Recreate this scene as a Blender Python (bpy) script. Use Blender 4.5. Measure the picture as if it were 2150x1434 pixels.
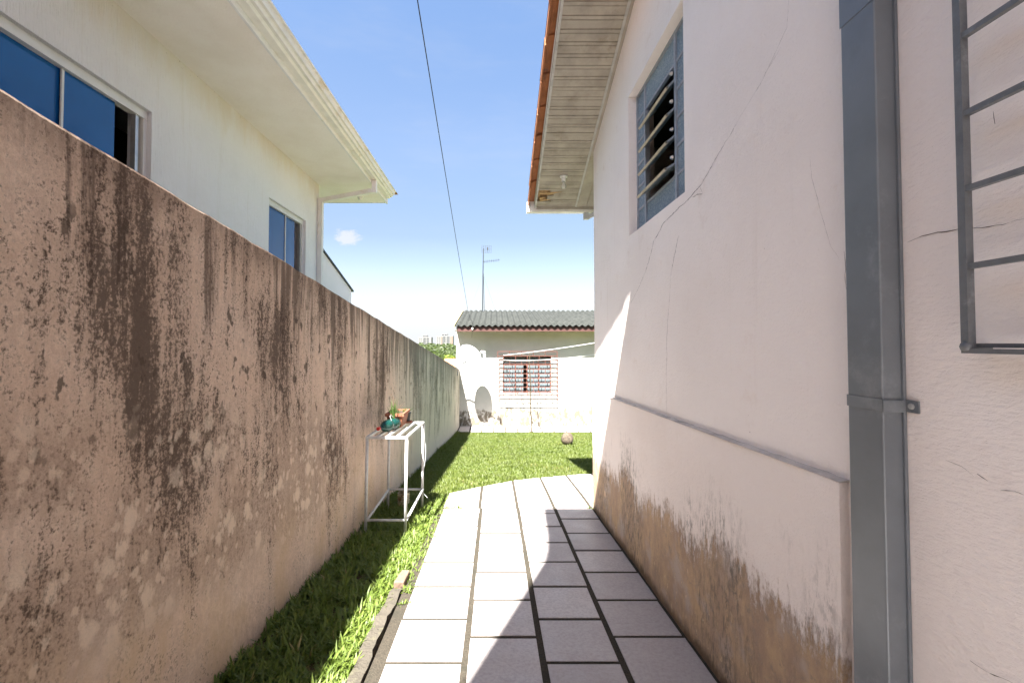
import bpy, math, random
import numpy as np
from mathutils import Vector, Matrix
R = math.radians
random.seed(7); rng = np.random.default_rng(11)
for o in list(bpy.data.objects): bpy.data.objects.remove(o)
scene = bpy.context.scene
COL = scene.collection

# ------------------------------------------------------------------ camera
F = 955.5            # focal length in photo pixels (16 mm on 36 mm)
PITCH = R(1.5); EYE = 1.4
CX, CY = 1040.0, 720.0 - F*math.tan(PITCH)
cam = bpy.data.cameras.new('camera'); cam_o = bpy.data.objects.new('camera', cam); COL.objects.link(cam_o)
cam_o.location = (0, 0, EYE); cam_o.rotation_euler = (R(90)+PITCH, 0, 0)
cam.sensor_width = 36; cam.lens = F/2150*36
cam.shift_x = (1075-CX)/2150; cam.shift_y = (CY-717)/2150
cam.clip_start = 0.05; cam.clip_end = 6000
scene.camera = cam_o
# ------------------------------------------------------------------ light
SUN = Vector((0.225, 0.60, -1.0)).normalized()      # travel direction of the sunlight
world = bpy.data.worlds.new('World'); scene.world = world; world.use_nodes = True
wn = world.node_tree; wn.nodes.clear()
sky = wn.nodes.new('ShaderNodeTexSky'); sky.sky_type = 'NISHITA'; sky.sun_disc = False
sky.sun_elevation = math.asin(-SUN.z); sky.sun_rotation = math.atan2(-SUN.x, -SUN.y)
sky.air_density = 1.0; sky.dust_density = 4.0; sky.ozone_density = 3.0; sky.altitude = 900
bg = wn.nodes.new('ShaderNodeBackground'); bg.inputs['Strength'].default_value = 0.05
wo = wn.nodes.new('ShaderNodeOutputWorld')
gam = wn.nodes.new('ShaderNodeGamma'); gam.inputs[1].default_value = 0.95          # milky, thin high haze evens the sky out
hz = wn.nodes.new('ShaderNodeMix'); hz.data_type = 'RGBA'; hz.blend_type = 'MULTIPLY'; hz.inputs[0].default_value = 1.0; hz.inputs[7].default_value = (1.0, 1.0, 1.0, 1); hz.clamp_result = False
wn.links.new(sky.outputs[0], gam.inputs[0]); wn.links.new(gam.outputs[0], hz.inputs[6])
# a small fair-weather cloud and faint wisps, fixed in the sky
def wnode(ty, **kw):
    n_ = wn.nodes.new(ty)
    for k, v in kw.items(): setattr(n_, k, v)
    return n_
tcw = wnode('ShaderNodeTexCoord'); 
def cloud(direction, radius, squash, soft):
    sub = wnode('ShaderNodeVectorMath', operation='SUBTRACT'); wn.links.new(tcw.outputs['Generated'], sub.inputs[0]); sub.inputs[1].default_value = direction
    scl = wnode('ShaderNodeVectorMath', operation='MULTIPLY'); wn.links.new(sub.outputs[0], scl.inputs[0]); scl.inputs[1].default_value = (1, 1, squash)
    ln = wnode('ShaderNodeVectorMath', operation='LENGTH'); wn.links.new(scl.outputs[0], ln.inputs[0])
    ns = wnode('ShaderNodeTexNoise'); ns.inputs['Scale'].default_value = 1.6/radius; ns.inputs['Detail'].default_value = 8; ns.inputs['Roughness'].default_value = 0.62
    wn.links.new(scl.outputs[0], ns.inputs['Vector'])
    ml = wnode('ShaderNodeMath', operation='MULTIPLY_ADD'); wn.links.new(ns.outputs['Fac'], ml.inputs[0]); ml.inputs[1].default_value = -1.9*radius; wn.links.new(ln.outputs['Value'], ml.inputs[2])
    mr = wnode('ShaderNodeMapRange', interpolation_type='SMOOTHSTEP'); wn.links.new(ml.outputs[0], mr.inputs[0])
    for i_, v_ in ((1, -0.55*radius), (2, 0.02*radius), (3, soft), (4, 0.0)): mr.inputs[i_].default_value = v_
    return mr.outputs[0]
sz = wnode('ShaderNodeSeparateXYZ'); wn.links.new(tcw.outputs['Generated'], sz.inputs[0])
rp = wnode('ShaderNodeValToRGB'); wn.links.new(sz.outputs['Z'], rp.inputs[0])      # pale haze low in the sky, the same all round
for pos_, c_ in ((0.0, (1.0,0.88,0.82)), (0.09, (0.80,0.68,0.62)), (0.225, (0.64,0.565,0.50)), (0.40, (0.76,0.71,0.67)), (0.60, (0.74,0.77,0.78))):
    e_ = rp.color_ramp.elements[0] if pos_ == 0.0 else (rp.color_ramp.elements[1] if pos_ == 0.09 else rp.color_ramp.elements.new(pos_))
    e_.position = pos_; e_.color = (*c_, 1)
wn.links.new(rp.outputs[0], hz.inputs[7])
cl = wnode('ShaderNodeMix', data_type='RGBA'); cl.inputs[7].default_value = (2.0, 2.0, 2.0, 1); cl.clamp_factor = True
hw = wnode('ShaderNodeMix', data_type='RGBA'); hw.inputs[7].default_value = (1.95, 2.02, 2.08, 1)   # whitish horizon haze
hm = wnode('ShaderNodeMapRange', interpolation_type='SMOOTHSTEP'); wn.links.new(sz.outputs['Z'], hm.inputs[0])
for i_, v_ in ((1, 0.0), (2, 0.17), (3, 0.95), (4, 0.0)): hm.inputs[i_].default_value = v_
wn.links.new(hm.outputs[0], hw.inputs[0]); wn.links.new(hz.outputs[2], hw.inputs[6])
wn.links.new(hw.outputs[2], cl.inputs[6]); wn.links.new(cloud((-0.3025, 0.9270, 0.2170), 0.034, 1.9, 0.7), cl.inputs[0])
c2 = wnode('ShaderNodeMix', data_type='RGBA'); c2.inputs[7].default_value = (1.9, 1.9, 1.92, 1)
wp_ = wnode('ShaderNodeMapping'); wp_.inputs['Scale'].default_value = (2.2, 2.2, 9.0); wn.links.new(tcw.outputs['Generated'], wp_.inputs[0])
wz = wnode('ShaderNodeTexNoise'); wz.inputs['Scale'].default_value = 1.7; wz.inputs['Detail'].default_value = 7; wz.inputs['Roughness'].default_value = 0.6; wn.links.new(wp_.outputs[0], wz.inputs['Vector'])
wr = wnode('ShaderNodeMapRange', interpolation_type='SMOOTHSTEP'); wn.links.new(wz.outputs['Fac'], wr.inputs[0])
for i_, v_ in ((1, 0.46), (2, 0.80), (3, 0.0), (4, 0.10)): wr.inputs[i_].default_value = v_
wn.links.new(wr.outputs[0], c2.inputs[0]); wn.links.new(cl.outputs[2], c2.inputs[6])
wn.links.new(c2.outputs[2], bg.inputs[0]); wn.links.new(bg.outputs[0], wo.inputs[0])
sl = bpy.data.lights.new('sun', 'SUN'); sl.energy = 4.5; sl.angle = R(0.55); sl.color = (1.0, 0.965, 0.91)
so = bpy.data.objects.new('sun', sl); COL.objects.link(so); so.location = (-3, -8, 14)
so.rotation_euler = SUN.to_track_quat('-Z', 'Y').to_euler()
vs = scene.view_settings; vs.view_transform = 'Standard'; vs.look = 'None'; vs.gamma = 1; vs.exposure = 3.30
vs.use_curve_mapping = False

# ------------------------------------------------------------------ pixel -> place
def ray(x, y):
    a = (x-CX)/F; b = (CY-y)/F
    return Vector((a, math.cos(PITCH)-b*math.sin(PITCH), math.sin(PITCH)+b*math.cos(PITCH)))
def atY(x, y, Y): r = ray(x, y); t = Y/r.y; return Vector((r.x*t, Y, EYE+r.z*t))
def atX(x, y, X): r = ray(x, y); t = X/r.x; return Vector((X, r.y*t, EYE+r.z*t))
def ground(x, y):
    if y < 5.3: return -0.068*y
    if y < 12.63: return -0.3604-0.0936*(y-5.3)
    if y < 15.5: return -1.0465
    pts = [(15.5,-1.05),(40,-3.5),(80,-6.0),(150,-12),(250,-17),(420,-13),(620,-5.5),(700,-8),(900,-30),(4500,-60)]
    for (a, za), (b, zb) in zip(pts, pts[1:]):
        if y <= b: return za+(zb-za)*(y-a)/(b-a)
    return -60

# ------------------------------------------------------------------ node helper
class NT:
    def __init__(s, name):
        s.m = bpy.data.materials.new(name); s.m.use_nodes = True; s.t = s.m.node_tree
        s.b = s.t.nodes['Principled BSDF']; s._p = None
    def n(s, ty, **kw):
        nd = s.t.nodes.new(ty)
        for k, v in kw.items(): setattr(nd, k, v)
        return nd
    def put(s, sock, v):
        if isinstance(v, bpy.types.NodeSocket): s.t.links.new(v, sock)
        elif isinstance(v, (tuple, list)) and sock.type == 'RGBA': sock.default_value = (*v[:3], 1)
        else: sock.default_value = v
    def pos(s):
        if not s._p: s._p = s.n('ShaderNodeNewGeometry').outputs['Position']
        return s._p
    def xyz(s):
        nd = s.n('ShaderNodeSeparateXYZ'); s.put(nd.inputs[0], s.pos()); return nd.outputs
    def map(s, scale=(1,1,1), loc=(0,0,0), rot=(0,0,0), v=None):
        nd = s.n('ShaderNodeMapping'); s.put(nd.inputs[0], v or s.pos())
        nd.inputs['Scale'].default_value = scale; nd.inputs['Location'].default_value = loc; nd.inputs['Rotation'].default_value = rot
        return nd.outputs[0]
    def noise(s, scale, detail=4, rough=0.55, v=None, dist=0):
        nd = s.n('ShaderNodeTexNoise'); s.put(nd.inputs['Vector'], v or s.pos())
        nd.inputs['Scale'].default_value = scale; nd.inputs['Detail'].default_value = detail
        nd.inputs['Roughness'].default_value = rough; nd.inputs['Distortion'].default_value = dist
        return nd.outputs['Fac']
    def vor(s, scale, v=None, feat='F1', rnd=1.0):
        nd = s.n('ShaderNodeTexVoronoi', feature=feat); s.put(nd.inputs['Vector'], v or s.pos())
        nd.inputs['Scale'].default_value = scale; nd.inputs['Randomness'].default_value = rnd
        return nd.outputs['Distance']
    def ramp(s, f, a, b, lo=0.0, hi=1.0):
        nd = s.n('ShaderNodeMapRange', interpolation_type='SMOOTHSTEP'); s.put(nd.inputs[0], f)
        for i, q in zip((1,2,3,4), (a,b,lo,hi)): nd.inputs[i].default_value = q
        return nd.outputs[0]
    def math(s, op, a, b=0.0):
        nd = s.n('ShaderNodeMath', operation=op); s.put(nd.inputs[0], a); s.put(nd.inputs[1], b)
        return nd.outputs[0]
    def mul(s, *a):
        r = a[0]
        for q in a[1:]: r = s.math('MULTIPLY', r, q)
        return r
    def add(s, a, b): return s.math('ADD', a, b)
    def sub(s, a, b): return s.math('SUBTRACT', a, b)
    def mix(s, f, a, b, mode='MIX'):
        nd = s.n('ShaderNodeMix', data_type='RGBA', blend_type=mode)
        s.put(nd.inputs[0], f); s.put(nd.inputs[6], a); s.put(nd.inputs[7], b); return nd.outputs[2]
    def rnd(s): return s.n('ShaderNodeObjectInfo').outputs['Random']
    def bump(s, h, dist=0.005, strength=1.0, prev=None):
        nd = s.n('ShaderNodeBump'); nd.inputs['Distance'].default_value = dist; nd.inputs['Strength'].default_value = strength
        s.put(nd.inputs['Height'], h)
        if prev is not None: s.put(nd.inputs['Normal'], prev)
        return nd.outputs[0]
    def done(s, color, rough=0.8, normal=None, metal=0.0, spec=0.5, **kw):
        s.put(s.b.inputs['Base Color'], color); s.put(s.b.inputs['Roughness'], rough)
        s.b.inputs['Metallic'].default_value = metal; s.b.inputs['Specular IOR Level'].default_value = spec
        if normal is not None: s.put(s.b.inputs['Normal'], normal)
        for k, v in kw.items(): s.put(s.b.inputs[k], v)
        return s.m
M = {}
def simple(name, c, rough=0.7, var=0.15, scale=12, metal=0.0, bump=0.0, bscale=80, spec=0.4, dirt=None, **kw):
    t = NT(name)
    f = t.noise(scale, 5, 0.6)
    c2 = tuple(q*(1-var*2) for q in c)
    col = t.mix(t.ramp(f, 0.35, 0.75), c, c2)
    col = t.mix(t.mul(t.rnd(), 0.25), col, tuple(q*0.75 for q in c))
    if dirt: col = t.mix(t.ramp(t.noise(scale*0.6, 8, 0.7), 0.55, 0.72), col, dirt)
    nm = t.bump(t.noise(bscale, 4), bump) if bump else None
    M[name] = t.done(col, rough, nm, metal, spec, **kw)
    return M[name]

# ---- boundary wall: bare tan render, mildew streaks, pale lichen discs, grey-green far end
def m_wall():
    t = NT('stained_render'); x, y, z = t.xyz()
    top = t.sub(t.math('MULTIPLY', y, -0.1186), -2.223)          # z of the coping at this y
    u = t.sub(top, z)                                            # metres below the top
    slant = t.map((1,1,0.6), rot=(0.55,0,0))
    fine = t.noise(42, 9, 0.80, slant)                            # rough-cast grain
    fine2 = t.noise(85, 6, 0.7)
    vert = t.noise(1.0, 8, 0.72, t.map((24,24,2.2)))              # short vertical runs
    col = t.mix(t.ramp(t.noise(2.2, 6, 0.65), 0.35, 0.65), (0.87,0.695,0.565), (0.81,0.62,0.485))
    col = t.mix(t.ramp(fine, 0.38, 0.62), t.mix(0.60, col, (0.50,0.35,0.26)), col)  # mottling, darker in grain hollows: relief shading put into the colour
    col = t.mix(t.ramp(fine2, 0.55, 0.75, 0, 0.6), col, (0.88,0.76,0.66))
    low = t.mul(t.ramp(u, 1.1, 1.9), t.ramp(t.noise(3.0, 6, 0.65, t.map((1,1,0.5))), 0.42, 0.62))
    col = t.mix(t.mul(low, 0.70), col, (0.66,0.48,0.31))
    far = t.ramp(t.add(y, t.mul(t.noise(1.4, 3), 2.4)), 6.0, 8.6)
    col = t.mix(t.mul(far, 0.8), col, (0.60,0.565,0.475))
    # grainy mildew: broad areas + grain, cut hard so that edges break up into specks
    areaA = t.noise(1.0, 5, 0.55, t.map((2.6,2.6,1.2), (1.7,3.2,0.3)))
    areaB = t.noise(1.0, 6, 0.6, t.map((4.6,4.6,0.62), (0.4,9.1,2.0)))
    band = t.mul(t.ramp(u, 0.10, 0.45), t.ramp(u, 0.9, 1.45, 1.0, 0.0))
    nearb = t.ramp(y, 1.6, 3.4, 1.0, 0.0)
    lvl = t.add(t.mul(areaA, 0.55), t.mul(areaB, 0.40))
    lvl = t.add(lvl, t.mul(band, nearb, 0.045)); lvl = t.add(lvl, t.mul(band, 0.03))
    lvl = t.add(lvl, t.mul(t.ramp(u, 1.2, 1.9), -0.10))
    grain = t.add(t.mul(fine, 0.45), t.add(t.mul(fine2, 0.30), t.mul(vert, 0.25)))
    m1 = t.ramp(t.add(lvl, t.mul(grain, 1.4)), 1.20, 1.33)
    m0 = t.ramp(t.add(lvl, t.mul(grain, 0.35)), 0.60, 0.80)
    m3 = t.mul(t.ramp(t.add(t.mul(fine, 0.6), t.mul(fine2, 0.4)), 0.50, 0.58), t.ramp(t.noise(3.1, 6, 0.65, t.map((1,1,0.6),(9,1,4))), 0.40, 0.62), t.ramp(far, 0, 1, 1, 0.25))
    disc_z = t.mul(t.ramp(u, 0.75, 1.05), t.ramp(u, 1.5, 1.85, 1.0, 0.0), t.ramp(t.noise(1.9, 4, 0.5, t.map((1,1,1),(2,5,1))), 0.36, 0.52), t.ramp(y, 3.2, 4.6, 1.0, 0.0))
    # streaks running down from the coping
    stv = t.add(t.mul(t.noise(1.0, 9, 0.66, t.map((9.0,9.0,0.38), (2,5,0))), 0.8), t.mul(grain, 0.35))
    ztop = t.add(t.ramp(u, 0.0, 1.3, 0.10, -0.10), t.mul(far, 0.02))
    ztop = t.add(ztop, t.mul(t.ramp(y, 2.6, 4.2), 0.03))
    m2 = t.ramp(t.add(stv, ztop), 0.625, 0.74)
    dots = t.mul(t.ramp(t.noise(13, 5, 0.6, t.map((1,1,0.6), (5.1,2.2,8.8))), 0.60, 0.655), t.ramp(u, 0.05, 0.35), t.ramp(u, 0.8, 1.3, 1.0, 0.0))
    topd = t.mul(t.ramp(t.add(u, t.mul(vert, 0.25)), 0.10, 0.32, 1.0, 0.0), t.ramp(t.noise(4, 6, 0.7, t.map((1,1,0.5))), 0.32, 0.6))
    dark = t.mix(far, (0.085,0.058,0.044), (0.17,0.165,0.135))
    col = t.mix(t.mul(m0, 0.36), col, (0.24,0.16,0.115))
    col = t.mix(t.mul(m3, 0.75), col, (0.20,0.13,0.092))
    col = t.mix(t.mul(disc_z, t.ramp(grain, 0.35, 0.6, 0.15, 0.72)), col, (0.27,0.185,0.135))
    col = t.mix(t.mul(m1, 0.85), col, dark)
    col = t.mix(t.mul(m2, 0.78), col, dark)
    col = t.mix(t.mul(dots, 0.8), col, (0.09,0.065,0.05))
    col = t.mix(t.mul(topd, 0.62), col, (0.17,0.115,0.085))
    # pale lichen discs on the lower half
    jit = t.n('ShaderNodeTexNoise'); jit.inputs['Scale'].default_value = 9; jit.inputs['Detail'].default_value = 5
    t.put(jit.inputs['Vector'], t.pos())
    vm = t.n('ShaderNodeMix', data_type='VECTOR'); vm.inputs[0].default_value = 0.06
    t.put(vm.inputs[4], t.map((1,1,0.72))); t.put(vm.inputs[5], jit.outputs['Color'])
    dd = t.ramp(t.add(t.vor(10, vm.outputs[1]), t.mul(fine, 0.7)), 0.55, 0.74, 1.0, 0.0)
    d2 = t.ramp(t.add(t.vor(21, vm.outputs[1]), t.mul(fine, 0.7)), 0.52, 0.72, 1.0, 0.0)
    dd = t.math('MAXIMUM', dd, t.mul(d2, 0.8))
    da = disc_z
    col = t.mix(t.mul(dd, da, 0.70), col, (0.84,0.69,0.55))
    h = t.add(t.mul(fine, 1.2), t.mul(fine2, 0.5)); h = t.add(h, t.mul(t.noise(9, 4, 0.5), 0.7))
    M['stained_render'] = t.done(col, 0.95, t.bump(h, 0.022, 1.0), spec=0.15)
m_wall()

# ---- house paint and plinth
def m_paint(name, bscale=(1,1,1)):
    t = NT(name); x, y, z = t.xyz()
    col = t.mix(t.ramp(t.noise(1.3, 5, 0.6), 0.35, 0.7), (0.87,0.81,0.77), (0.83,0.765,0.72))
    col = t.mix(t.ramp(t.noise(5, 8, 0.7), 0.56, 0.80, 0, 0.35), col, (0.58,0.44,0.34))
    drip = t.noise(1.0, 8, 0.65, t.map((9,9,0.5)))
    col = t.mix(t.ramp(drip, 0.60, 0.82, 0, 0.35), col, (0.60,0.50,0.43))
    pk = t.mul(t.ramp(t.noise(75, 3, 0.5), 0.74, 0.78), t.ramp(t.noise(3.5, 3), 0.55, 0.65))
    col = t.mix(t.mul(pk, 0.8), col, (0.20,0.14,0.10))
    h = t.add(t.noise(85, 6, 0.62, t.map(bscale)), t.mul(t.noise(22, 4, 0.55, t.map(bscale)), 0.8))
    M[name] = t.done(col, 0.75, t.bump(h, 0.006, 0.8), spec=0.3)
m_paint('house_paint'); m_paint('rough_house_paint', (1, 0.55, 1.5))
def m_plinth():
    t = NT('plinth_paint'); x, y, z = t.xyz()
    hgt = t.add(z, t.mul(y, 0.068))                              # height above the paving
    col = t.mix(t.ramp(t.noise(1.3, 5, 0.6), 0.35, 0.7), (0.86,0.785,0.735), (0.82,0.735,0.68))
    rag = t.add(t.mul(t.noise(1.0, 9, 0.66, t.map((3.2,3.2,1.0),(0,1.3,0))), 0.62), t.mul(t.noise(1.0, 7, 0.7, t.map((20,20,2.2))), 0.36))
    lv = t.sub(t.sub(hgt, 0.10), t.mul(rag, 1.0))                 # ragged damp line
    gr = t.sub(t.noise(38, 9, 0.8, t.map((1,1,0.5))), 0.5)
    lv = t.add(lv, t.mul(gr, 0.55))
    damp = t.ramp(lv, -0.10, 0.03, 1.0, 0.0)
    mould = t.mul(t.ramp(t.noise(42, 8, 0.78, t.map((1,1,0.35))), 0.47, 0.58), t.ramp(lv, -0.05, 0.34, 1.0, 0.0))
    mould = t.mul(mould, t.ramp(t.noise(2.4, 4, 0.6, t.map((1,1,0.4),(0,7.7,0))), 0.40, 0.60))
    ochre = t.mix(t.ramp(t.noise(7, 8, 0.75, t.map((1,1,0.5))), 0.38, 0.66), (0.33,0.21,0.13), (0.50,0.33,0.17))
    ochre = t.mix(t.ramp(t.noise(15, 8, 0.8), 0.52, 0.68), ochre, (0.23,0.175,0.13))
    ochre = t.mix(t.ramp(t.noise(3, 4, 0.6), 0.50, 0.66), ochre, (0.42,0.33,0.27))
    col = t.mix(t.mul(damp, 0.88), col, ochre)
    col = t.mix(t.mul(mould, 0.82), col, (0.135,0.12,0.095))
    fl = t.mul(t.ramp(t.noise(24, 6, 0.7, t.map((1,1,0.6),(3,3,3))), 0.60, 0.64), t.ramp(lv, -0.5, -0.05, 1.0, 0.0))
    col = t.mix(t.mul(fl, 0.85), col, (0.66,0.50,0.33))
    patch = t.mul(t.ramp(t.noise(4.2, 5, 0.6, t.map((1,1,0.7),(8.2,1.7,4.4))), 0.66, 0.69), t.ramp(hgt, 0.35, 0.45, 1, 0))
    col = t.mix(patch, col, (0.70,0.53,0.36))
    wet = t.ramp(t.add(hgt, t.mul(t.noise(8, 5, 0.7), 0.10)), 0.06, 0.13, 1.0, 0.0)
    col = t.mix(t.mul(wet, 0.8), col, (0.09,0.055,0.03))
    h = t.add(t.noise(85, 6, 0.62), t.mul(t.noise(22, 4, 0.55), 0.8))
    h = t.add(h, t.mul(fl, 0.9)); h = t.add(h, t.mul(damp, t.noise(45, 8, 0.8)))
    M['plinth_paint'] = t.done(col, 0.85, t.bump(h, 0.007, 0.9), spec=0.2)
m_plinth()
# ---- neighbour: combed off-white render
def m_comb():
    t = NT('combed_render')
    col = t.mix(t.ramp(t.noise(1.1, 5, 0.6), 0.35, 0.7), (0.88,0.87,0.885), (0.83,0.815,0.82))
    col = t.mix(t.ramp(t.noise(1.0, 7, 0.65, t.map((7,7,0.5))), 0.55, 0.8, 0, 0.4), col, (0.62,0.56,0.46))
    x, y, z = t.xyz()
    gm_ = t.mul(t.ramp(t.add(z, t.mul(t.noise(1.0, 7, 0.65, t.map((3,3,0.8))), 0.9)), 4.05, 4.50), 0.42)
    col = t.mix(gm_, col, (0.70,0.56,0.36))
    pit = t.mul(t.ramp(t.noise(30, 6, 0.7), 0.62, 0.67), t.ramp(z, 3.86, 3.94))
    col = t.mix(t.mul(pit, 0.8), col, (0.22,0.15,0.09))
    h = t.add(t.noise(1.0, 6, 0.65, t.map((95,95,7))), t.mul(t.noise(30, 4), 0.3))
    M['combed_render'] = t.done(col, 0.9, t.bump(h, 0.02, 1.0), spec=0.2)
m_comb()
def m_soffit():
    t = NT('cream_plaster')
    col = t.mix(t.ramp(t.noise(1.6, 6, 0.65), 0.35, 0.7), (0.86,0.82,0.755), (0.80,0.75,0.67))
    col = t.mix(t.ramp(t.noise(6, 8, 0.75), 0.62, 0.8, 0, 0.5), col, (0.55,0.42,0.25))
    M['cream_plaster'] = t.done(col, 0.9, t.bump(t.noise(40, 6, 0.7), 0.008, 0.8), spec=0.2)
m_soffit()
# ---- outbuilding wall with damp band at the foot
def m_out():
    t = NT('white_limewash'); x, y, z = t.xyz()
    hgt = t.add(z, 1.0465)
    col = t.mix(t.ramp(t.noise(2.0, 5, 0.6), 0.35, 0.7), (0.45,0.44,0.415), (0.40,0.388,0.365))
    lv = t.sub(hgt, t.mul(t.noise(1.0, 8, 0.7, t.map((5,5,2.5))), 0.95))
    st = t.mul(t.ramp(lv, -0.06, 0.04, 1.0, 0.0), t.ramp(t.noise(8, 8, 0.72, t.map((1,1,0.6))), 0.40, 0.53))
    col = t.mix(t.mul(st, 0.95), col, (0.105,0.088,0.064))
    mo = t.mul(t.ramp(lv, -0.12, 0.06, 1.0, 0.0), t.ramp(t.noise(40, 8, 0.8), 0.56, 0.66))
    col = t.mix(t.mul(mo, 0.7), col, (0.02,0.017,0.012))
    M['white_limewash'] = t.done(col, 0.9, t.bump(t.noise(60, 5), 0.004), spec=0.2)
m_out()
# ---- paving
def m_tile():
    t = NT('paving_ceramic')
    r = t.rnd()
    a = t.mix(r, (0.33,0.30,0.295), (0.46,0.42,0.405))
    col = t.mix(t.ramp(t.noise(60, 5, 0.7), 0.35, 0.70, 0, 0.6), a, (0.25,0.222,0.218))
    col = t.mix(t.ramp(t.noise(1.0, 5, 0.6, t.map((6,40,1))), 0.52, 0.75, 0, 0.35), col, (0.40,0.36,0.345))
    col = t.mix(t.ramp(t.noise(3.5, 7, 0.7), 0.55, 0.78, 0, 0.5), col, (0.22,0.19,0.17))
    sp = t.ramp(t.noise(170, 2, 0.5), 0.70, 0.74)
    col = t.mix(t.mul(sp, 0.7), col, (0.22,0.18,0.16))
    M['paving_ceramic'] = t.done(col, t.ramp(t.noise(6, 5), 0.3, 0.7, 0.38, 0.6), t.bump(t.noise(150, 4), 0.0015), spec=0.5)
m_tile()
def m_grout():
    t = NT('cement_joint')
    col = t.mix(t.ramp(t.noise(90, 5, 0.7), 0.35, 0.65), (0.028,0.024,0.018), (0.050,0.042,0.031))
    col = t.mix(t.ramp(t.noise(5, 6, 0.7), 0.48, 0.68), col, (0.028,0.026,0.019))
    M['cement_joint'] = t.done(col, 0.95, t.bump(t.noise(140, 5), 0.006), spec=0.2)
m_grout()
simple('concrete', (0.075,0.066,0.052), 0.95, 0.22, 9, bump=0.01, bscale=70, dirt=(0.10,0.095,0.06), spec=0.15)
simple('mortar_ledge', (0.60,0.545,0.50), 0.9, 0.2, 9, bump=0.006, bscale=90, dirt=(0.07,0.065,0.05))
simple('pale_bounce', (0.50,0.47,0.42), 0.9, 0.1, 4)  # pale tone of the added ground slabs that bounce light
def m_soil():
    t = NT('soil_and_turf'); x, y, z = t.xyz()
    soil = t.mix(t.ramp(t.noise(14, 6, 0.7), 0.35, 0.65), (0.055,0.036,0.022), (0.10,0.065,0.04))
    turf = t.mix(t.ramp(t.noise(40, 5, 0.7), 0.35, 0.65), (0.05,0.085,0.014), (0.085,0.12,0.025))
    f = t.mul(t.ramp(y, 4.0, 6.0), 0.9)
    M['soil_and_turf'] = t.done(t.mix(f, soil, turf), 0.95, t.bump(t.noise(60, 5), 0.02), spec=0.1)
m_soil()
def m_grass(name, a, b, c):
    t = NT(name)
    at = t.n('ShaderNodeAttribute', attribute_name='tint').outputs['Fac']
    col = t.mix(at, a, b)
    col = t.mix(t.ramp(t.noise(1.6, 4, 0.6), 0.42, 0.72, 0, 0.55), col, c)
    dry = t.math('GREATER_THAN', at, 0.94)
    col = t.mix(dry, col, (0.30,0.24,0.11))
    t.b.inputs['Subsurface Weight'].default_value = 0.0
    m = t.done(col, 0.5, spec=0.35)
    tr = t.n('ShaderNodeBsdfTranslucent'); t.put(tr.inputs[0], t.mix(0.5, col, (0.20,0.30,0.03)))
    ms = t.n('ShaderNodeMixShader'); ms.inputs[0].default_value = 0.35
    out = t.t.nodes['Material Output']
    t.t.links.new(t.b.outputs[0], ms.inputs[1]); t.t.links.new(tr.outputs[0], ms.inputs[2]); t.t.links.new(ms.outputs[0], out.inputs[0])
    M[name] = m
m_grass('broad_grass', (0.075,0.115,0.019), (0.15,0.20,0.036), (0.06,0.09,0.016))
m_grass('lawn_grass', (0.052,0.078,0.011), (0.110,0.130,0.024), (0.080,0.094,0.019))
m_grass('far_leaf', (0.045,0.062,0.026), (0.075,0.092,0.038), (0.042,0.058,0.027))
m_grass('leaf', (0.05,0.09,0.02), (0.10,0.17,0.03), (0.04,0.07,0.015))
m_grass('bright_leaf', (0.12,0.16,0.02), (0.19,0.23,0.03), (0.10,0.13,0.02))
# ---- metals, wood, odds and ends
simple('grey_metal', (0.175,0.195,0.215), 0.42, 0.10, 5, metal=0.25, bump=0.0008, bscale=30, spec=0.5, dirt=(0.24,0.26,0.275))
simple('grille_paint', (0.16,0.17,0.18), 0.45, 0.15, 20, metal=0.2, bump=0.002, bscale=120, dirt=(0.24,0.25,0.26))
simple('white_metal', (0.78,0.77,0.74), 0.45, 0.06, 6, dirt=(0.62,0.57,0.46))
simple('cream_metal', (0.80,0.785,0.73), 0.5, 0.08, 6, dirt=(0.58,0.50,0.36))
simple('pipe_grey', (0.55,0.56,0.57), 0.5, 0.1, 6)
simple('antenna_grey', (0.03,0.036,0.042), 0.5, 0.1, 10)
simple('aluminium', (0.62,0.62,0.61), 0.35, 0.08, 20, metal=0.7)
simple('stand_paint', (0.48,0.48,0.47), 0.45, 0.12, 30, dirt=(0.40,0.36,0.30))
simple('soffit_wood', (0.42,0.385,0.32), 0.75, 0.15, 6, bump=0.002, bscale=60, dirt=(0.26,0.225,0.17))
simple('raw_wood', (0.52,0.34,0.17), 0.85, 0.2, 20, bump=0.004, dirt=(0.20,0.12,0.06))
simple('barge_paint', (0.50,0.50,0.47), 0.6, 0.12, 12, dirt=(0.30,0.28,0.23))
simple('roof_tile', (0.42,0.17,0.075), 0.85, 0.2, 8, bump=0.004, dirt=(0.17,0.09,0.06))
simple('terracotta', (0.24,0.085,0.045), 0.75, 0.15, 16, bump=0.002, dirt=(0.30,0.13,0.08))
simple('window_steel', (0.34,0.38,0.43), 0.5, 0.12, 25, metal=0.2, dirt=(0.22,0.23,0.24))
simple('louvre_edge', (0.50,0.46,0.36), 0.55, 0.15, 25)
simple('salmon_paint', (0.12,0.046,0.034), 0.55, 0.12, 25)
simple('maroon_paint', (0.065,0.026,0.022), 0.6, 0.15, 10, bump=0.002)
simple('ochre_paint', (0.52,0.38,0.17), 0.7, 0.12, 8)
simple('dark_interior', (0.03,0.028,0.026), 0.9)
simple('interior_wall', (0.16,0.15,0.14), 0.9)
simple('curtain', (0.065,0.082,0.092), 0.9, 0.05, 12)
simple('dish_white', (0.34,0.34,0.335), 0.35, 0.04, 8)
simple('black_plastic', (0.02,0.02,0.022), 0.45)
simple('red_plastic', (0.55,0.035,0.03), 0.35)
simple('bark', (0.085,0.055,0.035), 0.9, 0.2, 30, bump=0.004)
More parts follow.
